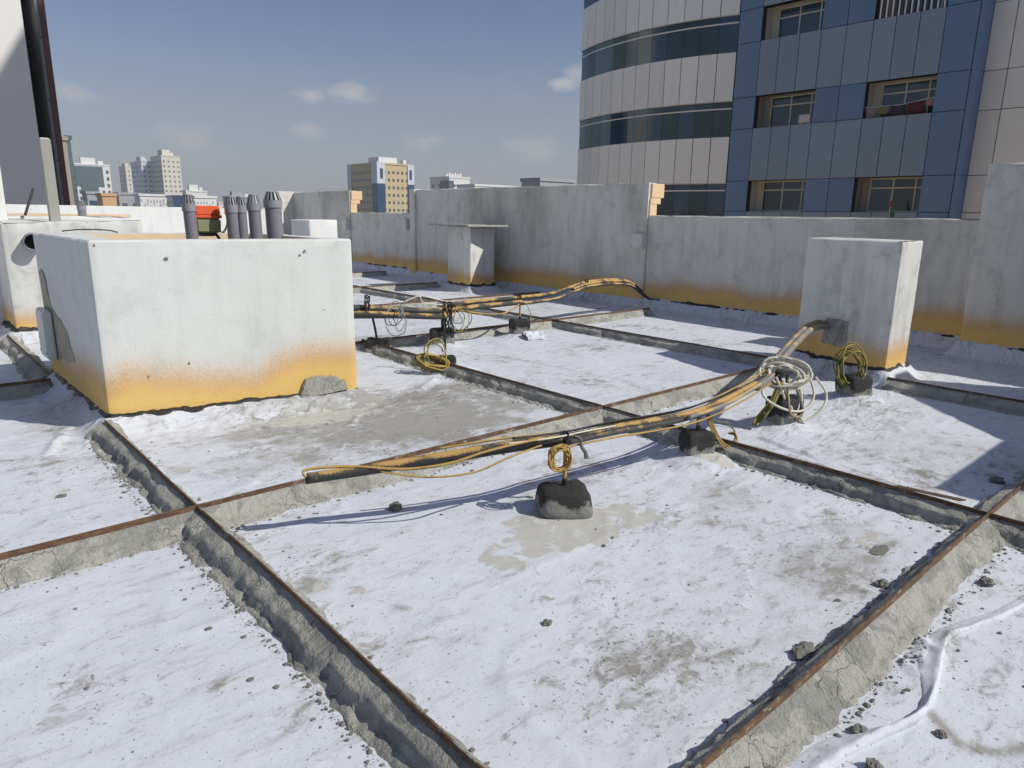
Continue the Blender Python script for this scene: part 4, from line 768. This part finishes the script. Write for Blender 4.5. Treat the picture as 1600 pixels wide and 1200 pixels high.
for x, y in CR:
    r = .0018 + .0085 * rs.random() ** 5; q = CV_ * (1 + .33 * rs.uniform(-1, 1, (len(CV_), 1))) * np.array([r * rs.uniform(.8, 1.6), r * rs.uniform(.8, 1.4), r * .7]); V.append((x, y, r, q))
zc = mem(np.array([v[0] for v in V]), np.array([v[1] for v in V])); VV = []
for (x, y, r, q), z in zip(V, zc):
    VV.append(q + np.array([x, y, z + r * .3])); F += [[i + base for i in f] for f in CF_]; base += len(CV_)
tag(obj('mortar_crumbs', np.vstack(VV), F, M['crumb']), 'fine grey mortar crumbs scattered along the rails and bays', 'crumbs', kind='stuff')
# ------------------------------------------------------------------ neighbouring tower with blue, white and curved fronts
FX = 27.0; ZB = -30.0; ROOF = 42.3
nb = thing('apartment_tower', 'apartment tower with blue panelled bays and a curved white glazed corner', 'building', (FX, 12, ZB))
def nbx(m, name, mt, parent=None):
    o = m.build(name, mt); o.data.transform(Matrix.Translation(-Vector(nb.location))); o.parent = parent or nb; return o
WZ = [(1.82 + 3.24 * k, 3.03 + 3.24 * k) for k in range(-1, 4)]      # window rows that can be seen over the parapet
WY = [(13.26, 15.68), (9.12, 11.41)]
JY = [16.68, 15.68, 14.88, 14.08, 13.26, 12.34, 11.41, 10.67, 9.91, 9.14, 8.17]
m = MB(); zlo, zhi = WZ[0][0], WZ[-1][1] + 2.0; m.box(FX + .05, FX + .3, 7.985, 16.68, ZB, zlo); zs = zlo
for a, b in WZ:
    if a > zs: m.box(FX + .05, FX + .3, 7.985, 16.68, zs, a)
    for y0, y1 in ((7.985, 9.12), (11.41, 13.26), (15.68, 16.68)): m.box(FX + .05, FX + .3, y0, y1, a, b)
    zs = b
m.box(FX + .05, FX + .3, 7.985, 16.68, zs, ROOF); nbx(m, 'backing_wall', M['joint'])
m = MB(); m.box(FX + .95, FX + 14, 7.99, 16.68, ZB, ROOF - .01); nbx(m, 'core_wall', M['reveal'])
PM = {}
def panel(y0, y1, z0, z1, mt, x=FX, g=.012):
    m = MB(); m.box(x, x + .045, min(y0, y1) + g, max(y0, y1) - g, z0 + g, z1 - g); nbx(m, 'panel', mt)
for r, (a, b) in enumerate(WZ):
    za = WZ[r - 1][1] if r else a - 2.03
    for k in range(10):
        solid = k in (0,) ; y1, y0 = JY[k], JY[k + 1]
        wide = M['blue'] if k in (0, 9) else M['slate']
        panel(y0, y1, za, a - (.2 if r == 1 else 0), wide)
        if r == 1: panel(y0, y1, a - .2, a, wide)
        if k in (0, 4, 5, 9): panel(y0, y1, a, b, M['blue'])
    m = MB(); m.box(FX, FX + .62, 7.97, 8.155, za, b - .012); nbx(m, 'edge_fin', M['blue'])
for k in range(10): panel(JY[k + 1], JY[k], WZ[-1][1], WZ[-1][1] + 2.0, M['slate'])
for k in range(10): panel(JY[k + 1], JY[k], WZ[-1][1] + 2.0, ROOF, M['slate'])
for r, (a, b) in enumerate(WZ):
    for w, (y0, y1) in enumerate(WY):
        win = MB(); X = FX + .72
        for y in (y0 + .02, y0 + .30, y0 + (y1 - y0) * .5, y1 - .42, y1 - .06): pass
        wy0, wy1 = y0, y1 - .28
        for y in (wy0, wy0 + .42, wy0 + (wy1 - wy0) * .58, wy1 - .05): win.box(X, X + .06, y, y + .05, a, b)
        for z in (a, b - .38, b - .05): win.box(X - .008, X + .05, wy0, wy1, z, z + .05)
        wf = nbx(win, 'window_frame', M['frame'])
        ys = [wy0 + .05, wy0 + .42, wy0 + (wy1 - wy0) * .58, wy1 - .05]
        for i in range(3):
            for z0, z1 in ((a + .05, b - .38), (b - .33, b - .05)):
                m = MB(); m.box(X + .03, X + .045, ys[i] + .05 * (i > 0), ys[i + 1], z0, z1); nbx(m, 'pane', M['ribb'] if (i + r + w) % 3 else M['rib'], wf)
        m = MB(); m.box(FX + .3, FX + .95, y1 - .0, y1 + .04, a, b); m.box(FX + .3, FX + .95, y0 - .04, y0, a, b); m.box(FX + .05, FX + .95, y0, y1, b, b + .03); m.box(FX + .05, FX + .95, y0, y1, a - .03, a + .004); m.box(X + .06, X + .2, y1 - .28, y1, a, b); nbx(m, 'window_reveal', M['frame'] if (r + w) % 2 else M['reveal'])
        if r == 3 and w == 1:
            for k in range(11): m = MB(); m.box(FX + .02, FX + .05, y0 + .1 + k * .2, y0 + .14 + k * .2, a, a + 1.0); nbx(m, 'railing_bar', M['rail'])
# white plain bay on the right
WJ = [7.97, 7.32, 6.3, 5.28, 4.26, 3.24, 2.2]
m = MB(); m.box(FX + .66, FX + 14, 2.2, 7.98, ZB, ROOF); nbx(m, 'side_wall', M['joint'])
for r, (a, b) in enumerate(WZ):
    za = WZ[r - 1][1] if r else a - 2.03
    for k in range(6): panel(WJ[k + 1], WJ[k], za, a, M['gpan'], FX + .61); panel(WJ[k + 1], WJ[k], a, b, M['gpan'], FX + .61)
for k in range(6): panel(WJ[k + 1], WJ[k], WZ[-1][1], ROOF, M['gpan'], FX + .61)
# curved corner
pA, pB, pC = Vector((27.0, 16.70)), Vector((26.25, 20.4)), Vector((27.4, 25.6))
def circ(a, b, c):
    d = 2 * (a.x * (b.y - c.y) + b.x * (c.y - a.y) + c.x * (a.y - b.y)); s = [p.length_squared for p in (a, b, c)]
    return Vector(((s[0] * (b.y - c.y) + s[1] * (c.y - a.y) + s[2] * (a.y - b.y)) / d, (s[0] * (c.x - b.x) + s[1] * (a.x - c.x) + s[2] * (b.x - a.x)) / d))
cc = circ(pA, pB, pC); CRD = (pA - cc).length; a0 = math.atan2(pA.y - cc.y, pA.x - cc.x) % (2 * math.pi); a1 = math.atan2(pC.y - cc.y, pC.x - cc.x) % (2 * math.pi)
NP = 12; angs = [a0 + (a1 - a0) * k / NP for k in range(NP + 1)]
def arc(rad, aa, ab, z0, z1, th, name, mt, n=2, parent=None):
    v = []; n += 1
    for k in range(n):
        a = aa + (ab - aa) * k / (n - 1)
        for rr in (rad, rad - th):
            for z in (z0, z1): v.append((cc.x + rr * math.cos(a) - nb.location.x, cc.y + rr * math.sin(a) - nb.location.y, z - nb.location.z))
    f = []
    for k in range(n - 1): i = 4 * k; j = i + 4; f += [(i, i + 1, j + 1, j), (i + 2, j + 2, j + 3, i + 3), (i + 1, i + 3, j + 3, j + 1), (i, j, j + 2, i + 2)]
    f += [(0, 2, 3, 1), (4 * n - 4, 4 * n - 3, 4 * n - 1, 4 * n - 2)]
    return obj(name, v, f, mt, parent or nb)
gap = math.copysign(.017 / CRD, a1 - a0)
arc(CRD - .09, a0, a1, ZB, ROOF, .4, 'curved_wall', M['joint'], 24)
GZ = [(-1.68 + 3.24 * k, -.28 + 3.24 * k) for k in range(0, 5)]
rs_ = random.Random(3)
for r, (a, b) in enumerate(GZ):
    nxt = GZ[r + 1][0] if r + 1 < len(GZ) else b + 1.84
    for k in range(NP):
        arc(CRD, angs[k] + gap, angs[k + 1] - gap, b, nxt, .06, 'panel', M['wpan'])
        q = rs_.random(); gm = M['ribl'] if (5 <= k <= 9 and q < .62) else (M['rib'] if q < .5 else M['ribb'])
        arc(CRD - .05, angs[k] + gap * .4, angs[k + 1] - gap * .4, a, b, .02, 'glass_pane', gm)
    arc(CRD - .02, a0, a1, b - .32, b - .27, .05, 'glazing_rail', M['rail'], 24); arc(CRD + .015, a0, a1, b - .03, b + .01, .06, 'drip_edge', M['frame'], 24)
arc(CRD - .002, a0, a1, GZ[-1][1] + 1.85, ROOF, .08, 'upper_wall', M['wpan'], 24)
m = MB(); m.box(FX + 1.2, FX + 14, 16.7, 25.2, ZB, ROOF - .01); nbx(m, 'core_wall', M['reveal'])
# laundry on the balconies and a little flag
def garment(label, y, z, w, h, c, x=FX + .10, seed=0):
    n = 7; v = []; rs = random.Random(seed)
    for j in range(5):
        for i in range(n):
            u = i / (n - 1) - .5; v.append((.03 * math.sin(u * 14 + seed) * (j / 4) + .012 * rs.uniform(-1, 1), u * w * (1 + .06 * math.sin(j + seed)), -j / 4 * h * (1 + .08 * math.sin(u * 9 + seed))))
    t = obj('garment', v, grid_faces(n, 5), plain('cloth_%d' % seed, c, .9, var=.25, scale=9), None, True, (x, y, z)); s = t.modifiers.new('s', 'SOLIDIFY'); s.thickness = .012
    return tag(t, label, 'laundry', 'laundry on the blue facade')
garment('pale mauve garment at the left end of the washing line in the blue facade', 11.18, 5.43, .34, .36, (.20, .15, .20), seed=1); garment('olive cloth second on the washing line in the blue facade', 10.72, 5.42, .32, .26, (.15, .14, .06), seed=2); garment('dark navy garment in the middle of the washing line', 10.28, 5.42, .46, .34, (.03, .025, .05), seed=3)
garment('maroon garment on the washing line in the blue facade', 9.72, 5.47, .56, .38, (.07, .015, .025), seed=4); garment('pink cloth at the right end of the washing line', 9.26, 5.55, .24, .24, (.30, .16, .17), seed=5); garment('white towel hung in the left blue bay window', 13.62, 5.42, .44, .34, (.5, .5, .5), seed=6)
t = tag(obj('washing_line', *tube_geo([(FX + .1, 11.4, 5.43), (FX + .1, 10.2, 5.42), (FX + .1, 9.12, 5.57)], .008, 5), M['rail']), 'washing line strung across the right blue window recess', 'line')
t = thing('flag', 'small red and green flag leaning at the lowest right window', 'flag', (FX - .05, 10.02, 1.5)); obj('pole', *tube_geo([(0, 0, 0), (0, .03, .75)], .008, 5), M['rail'], t); m = MB(); m.box(-.01, .01, -.09, 0, .1, .5); m.build('green_field', plain('flag_green', (.03, .16, .05), .8), t); m = MB(); m.box(-.012, .012, -.03, .03, .5, .72); m.build('red_field', plain('flag_red', (.4, .02, .02), .8), t)
# ------------------------------------------------------------------ the tall tower at the left edge
t = thing('white_tower', 'tall white tower at the left edge with dark slot and brown fin', 'building', (0, 45, ZB))
def tb(name, mt, *b):
    m = MB(); m.box(*b); o = m.build(name, mt); o.data.transform(Matrix.Translation(-Vector(t.location))); o.parent = t; return o
tb('wall', plain('tower_render', (.80, .79, .76), .85, var=.06, scale=.3, bmp=.1), -12, 7.21, 45, 60, ZB, 40); tb('slot_glass', m_glass('black_glass', (.008, .009, .011), .15), 7.21, 8.0, 48, 59, ZB, 40)
tb('grey_fin', plain('fin_grey', (.22, .22, .23), .6, var=.05), 7.82, 7.96, 45.0, 49, ZB, 40); tb('brown_fin', plain('fin_brown', (.12, .05, .045), .6, var=.08), 7.962, 8.22, 44.9, 52, ZB, 40)
for z in range(-2, 40, 3): tb('fin_joint', M['joint'], 7.815, 7.96, 44.98, 44.998, z, z + .04)
# ------------------------------------------------------------------ the city beyond
fwin = m_glass('far_window', (.10, .11, .12), .3)
def far(label, a_0, a_m, a_1, R0, tn, wallc, winc=None, pitch=(2.6, 3.2), wsz=(1.1, 1.3), zmin=-6, plant=0, extra=None, side=None, name='far_building', stripes=None):
    cx, cy = R0 * math.sin(R(a_m)), R0 * math.cos(R(a_m)); zt = CAM_H + R0 * tn; w = cy * math.tan(R(a_1)) - cx; dpt = (cx / math.tan(R(max(a_0, .5))) - cy) if a_0 < a_m else 15
    dpt = min(max(dpt, 6), 120)
    t = thing(name, label, 'building', (cx, cy, -40)); H = zt + 40
    m = MB(); m.box(0, w, 0, dpt, 0, H); m.build('wall', wallc, t)
    m = MB(); m.box(-.25, w + .25, -.25, dpt + .25, H, H + .7); m.build('roof_parapet', wallc, t)
    if winc:
        m = MB(); nx = max(int(w / pitch[0]), 1); ny = max(int(dpt / pitch[0]), 1); nz = int((zt - zmin) / pitch[1])
        for k in range(nz):
            z = H - 1.2 - (k + .8) * pitch[1]
            for i in range(nx): x = (i + .5) * w / nx; m.box(x - wsz[0] / 2, x + wsz[0] / 2, -.06, .3, z, z + wsz[1])
            for i in range(ny): y = (i + .5) * dpt / ny; m.box(-.06, .3, y - wsz[0] / 2, y + wsz[0] / 2, z, z + wsz[1])
        o = m.build('window_grid', winc, t); o['kind'] = 'stuff'
    if plant:
        m = MB(); m.box(w * .2, w * .62, dpt * .2, dpt * .6, H + .7, H + .7 + plant); m.build('plant_room', wallc, t); m = MB(); m.box(w * .7, w * .85, dpt * .3, dpt * .45, H + .7, H + .7 + plant * .6); m.build('water_tank', M['rail'], t)
    return t, w, dpt, H
fw = plain('far_white', (.72, .72, .70), .8, var=.06, scale=.2); fc = plain('far_cream', (.68, .64, .54), .8, var=.06, scale=.2); fg = plain('far_grey', (.36, .37, .38), .8, var=.1, scale=.2); fy = plain('far_yellow', (.56, .45, .26), .8, var=.06, scale=.2); fb = m_glass('far_blue_glass', (.03, .07, .13), .12); fl = plain('far_paleblue', (.58, .63, .68), .5, var=.06); fo = plain('far_orange', (.62, .38, .20), .8, var=.06); fd = m_glass('far_teal_glass', (.09, .135, .145), .2)
far('narrow beige tower just right of the brown fin', 10.0, 10.15, 10.62, 150, .078, plain('far_beige', (.36, .31, .25), .8, var=.05, scale=.2), None)
tt, w, d_, H = far('dark glass edge of the narrow beige tower', 10.60, 10.625, 10.84, 152, .079, fd, None)
tt, w, d_, H = far('white apartment block with a teal glass crown left of the other towers', 10.84, 10.9, 12.95, 420, .0515, fw, fwin, (2.5, 3.3), (1.2, 1.7), -4, 3)
m = MB(); m.box(w * .0, w * .78, -.4, .5, H - 10, H - .5); m.build('glass_crown', fd, tt); m = MB(); m.box(w * .12, w * .6, -.45, .5, H - 16, H - 10); m.build('glass_crown', fd, tt)
far('grey-cream tower at the left of the pair of slim towers', 13.5, 13.9, 14.3, 640, .0515, fc, fwin, (2.7, 3.4), (1.0, 1.2), -4, 2)
far('pale blue-white slim tower with balconies in the middle of three', 14.25, 14.9, 15.55, 560, .058, fl, fwin, (2.6, 3.2), (1.3, 1.2), -4, 3)
tt, w, d_, H = far('tall cream tower at the right of the three slim towers', 15.5, 16.2, 17.4, 540, .0655, fc, fwin, (2.7, 3.2), (1.0, 1.2), -4, 4)
far('low orange building peeping over the white parapet', 12.1, 12.3, 13.15, 210, .0165, fo, None)
far('dark grey low block left of the orange building', 11.2, 11.4, 12.1, 230, .0185, fg, fb, (3, 3.2), (2, 2), -6)
far('grey low block right of the orange building', 13.15, 13.3, 14.6, 260, .0185, fg, fwin, (2.6, 3.2), (1.4, 1.2), -6)
far('low block with blue window bay among patterned white walls', 16.6, 16.7, 18.05, 240, .0165, fb, None)
def patterned(label, am, a1, R0, tn):
    t, w, d_, H = far(label, am - .2, am, a1, R0, tn, fw, None); m = MB(); rs = random.Random(int(am * 10))
    for i in range(int(w / .9)):
        for k in range(9):
            if rs.random() < .55: x = i * .9 + .2; z = H - 1 - k * 1.1 + rs.uniform(-.3, .3); m.box(x, x + .35, -.06, .2, z - .75, z)
    o = m.build('facade_slots', fg, t); o['kind'] = 'stuff'
patterned('long white building with dark slot pattern left of the blue bay', 14.6, 16.65, 250, .0175); patterned('white building with dark slot pattern right of the blue bay', 18.05, 19.6, 245, .0165)
far('hazy low white building with rooftop plant behind the first vent pipe', 17.4, 17.6, 19.0, 420, .024, fw, fwin, (4, 3.4), (2, 1.5), -4, 3)
far('grey concrete block between the vent pipes', 20.2, 20.4, 22.2, 330, .0175, fg, fwin, (3, 3.2), (1.3, 1.3), -6, 2)
far('distant cream block left of the group of vent pipes', 19.6, 19.7, 20.4, 480, .011, fc, fwin, (4, 3.4), (1.6, 1.5), -6)
rsx = random.Random(12)
for k_, (lab, am) in enumerate((('flat grey roofscape block at the far left above the white parapet', 11.05), ('small pale block behind the orange building', 12.6), ('thin cream block behind the slotted white building', 15.1), ('pale roof block right of the tall cream tower', 17.75), ('low hazy block right of the slotted buildings', 21.0), ('low hazy block right of the vent pipes', 23.4), ('long hazy roof left of the far grey parapet', 24.6))):
    tt, w, d_, H = far(lab, am - .15, am, am + rsx.uniform(.7, 1.4), rsx.uniform(420, 760), rsx.uniform(.010, .019), rsx.choice([fw, fc, fg, fl]), fwin, (3.2, 3.3), (1.4, 1.3), -4, rsx.uniform(1.5, 3))
    obj('mast', *tube_geo([(w * .3, 3, H), (w * .3, 3, H + rsx.uniform(4, 9))], .12, 4), fg, tt)
# yellow tower
tt, w, d_, H = far('yellow tower with blue corner glass above the low parapet', 29.15, 31.35, 34.1, 300, .0655, fy, fwin, (2.15, 3.0), (1.0, 1.15), -6, 0, name='yellow_tower')
m = MB(); m.box(-.35, 3.4, -.35, 4.0, 0, H - 7.5); m.build('corner_glass', fb, tt); m = MB(); m.box(-.35, 3.4, -.35, 4.0, H - 7.5, H + .9); m.build('corner_panel', fl, tt)
m = MB(); m.box(1.1, 2.4, -.42, .2, H - 5.6, H - 1.6); m.build('corner_window', fb, tt); m = MB(); m.box(w - 2.9, w + .3, -.35, 4, 0, H - 7.5); m.build('corner_glass', fb, tt); m = MB(); m.box(w - 2.9, w + .3, -.35, 4, H - 7.5, H + .4); m.build('corner_panel', fl, tt); m = MB(); m.box(w - 2.1, w - .9, -.42, .2, H - 5.6, H - 1.6); m.build('corner_window', fb, tt)
m = MB(); m.box(-.3, .3, d_ - 2.8, d_ + .3, 0, H + .4); m.build('corner_panel', fl, tt); m = MB(); m.box(2, w * .62, 2, 10, H + .7, H + 3); m.build('plant_room', fw, tt); m = MB(); m.box(w * .8, w * .88, 2, 5, H + .7, H + 2.4); m.build('roof_tank', fw, tt)
tt, w, d_, H = far('white building with dark balcony corner behind the tall parapet', 35.4, 36.9, 38.5, 330, .0495, fw, fwin, (4.4, 3.4), (1.2, 1.2), -6, 0)
m = MB(); m.box(-.8, 2, -.8, 6, H - 9, H - 1.2); m.build('balcony_glass', fd, tt)
for k in range(6): m = MB(); m.cyl((2 + k * 1.6, 5), .7, .7, H + .7, H + 2.2 + .3 * (k % 2), 10); m.build('roof_tank', fw, tt)
obj('mast', *tube_geo([(1, 3, H), (1, 3, H + 6)], .08, 5), fg, tt)
far('long low white roof right of the white building', 37.5, 38.9, 42.6, 260, .0395, fw, None); far('dark grey rooftop block next to the curved tower', 43.6, 44.05, 46.75, 160, .0475, fg, None, (3, 3), (1, 1))
g = obj('ground', [(-6000, -6000, -40), (6000, -6000, -40), (6000, 8000, -40), (-6000, 8000, -40)], [(0, 1, 2, 3)], M['ctile']); tag(g, kind='structure')
# our own building below the roof sheet
t = thing('roof_block', 'body of the building whose roof is shown, below the white sheet', 'building', (0, 0, ZB)); m = MB(); m.box(-6, 11.2, -6, 23.2, -10, 29.35); o = m.build('wall', M['wall'], t)

# ------------------------------------------------------------------ dusty air over the city
m = MB(); m.box(-1500, 2500, -400, 2600, -42, 60); hz_ = bpy.data.materials.new('dusty_air'); hz_.use_nodes = True; hn = hz_.node_tree; hn.nodes.clear()
pv_ = hn.nodes.new('ShaderNodeVolumePrincipled'); pv_.inputs['Color'].default_value = (.82, .86, .93, 1); pv_.inputs['Density'].default_value = .00045; ho = hn.nodes.new('ShaderNodeOutputMaterial'); hn.links.new(pv_.outputs[0], ho.inputs['Volume'])
tag(m.build('haze', hz_), kind='stuff')
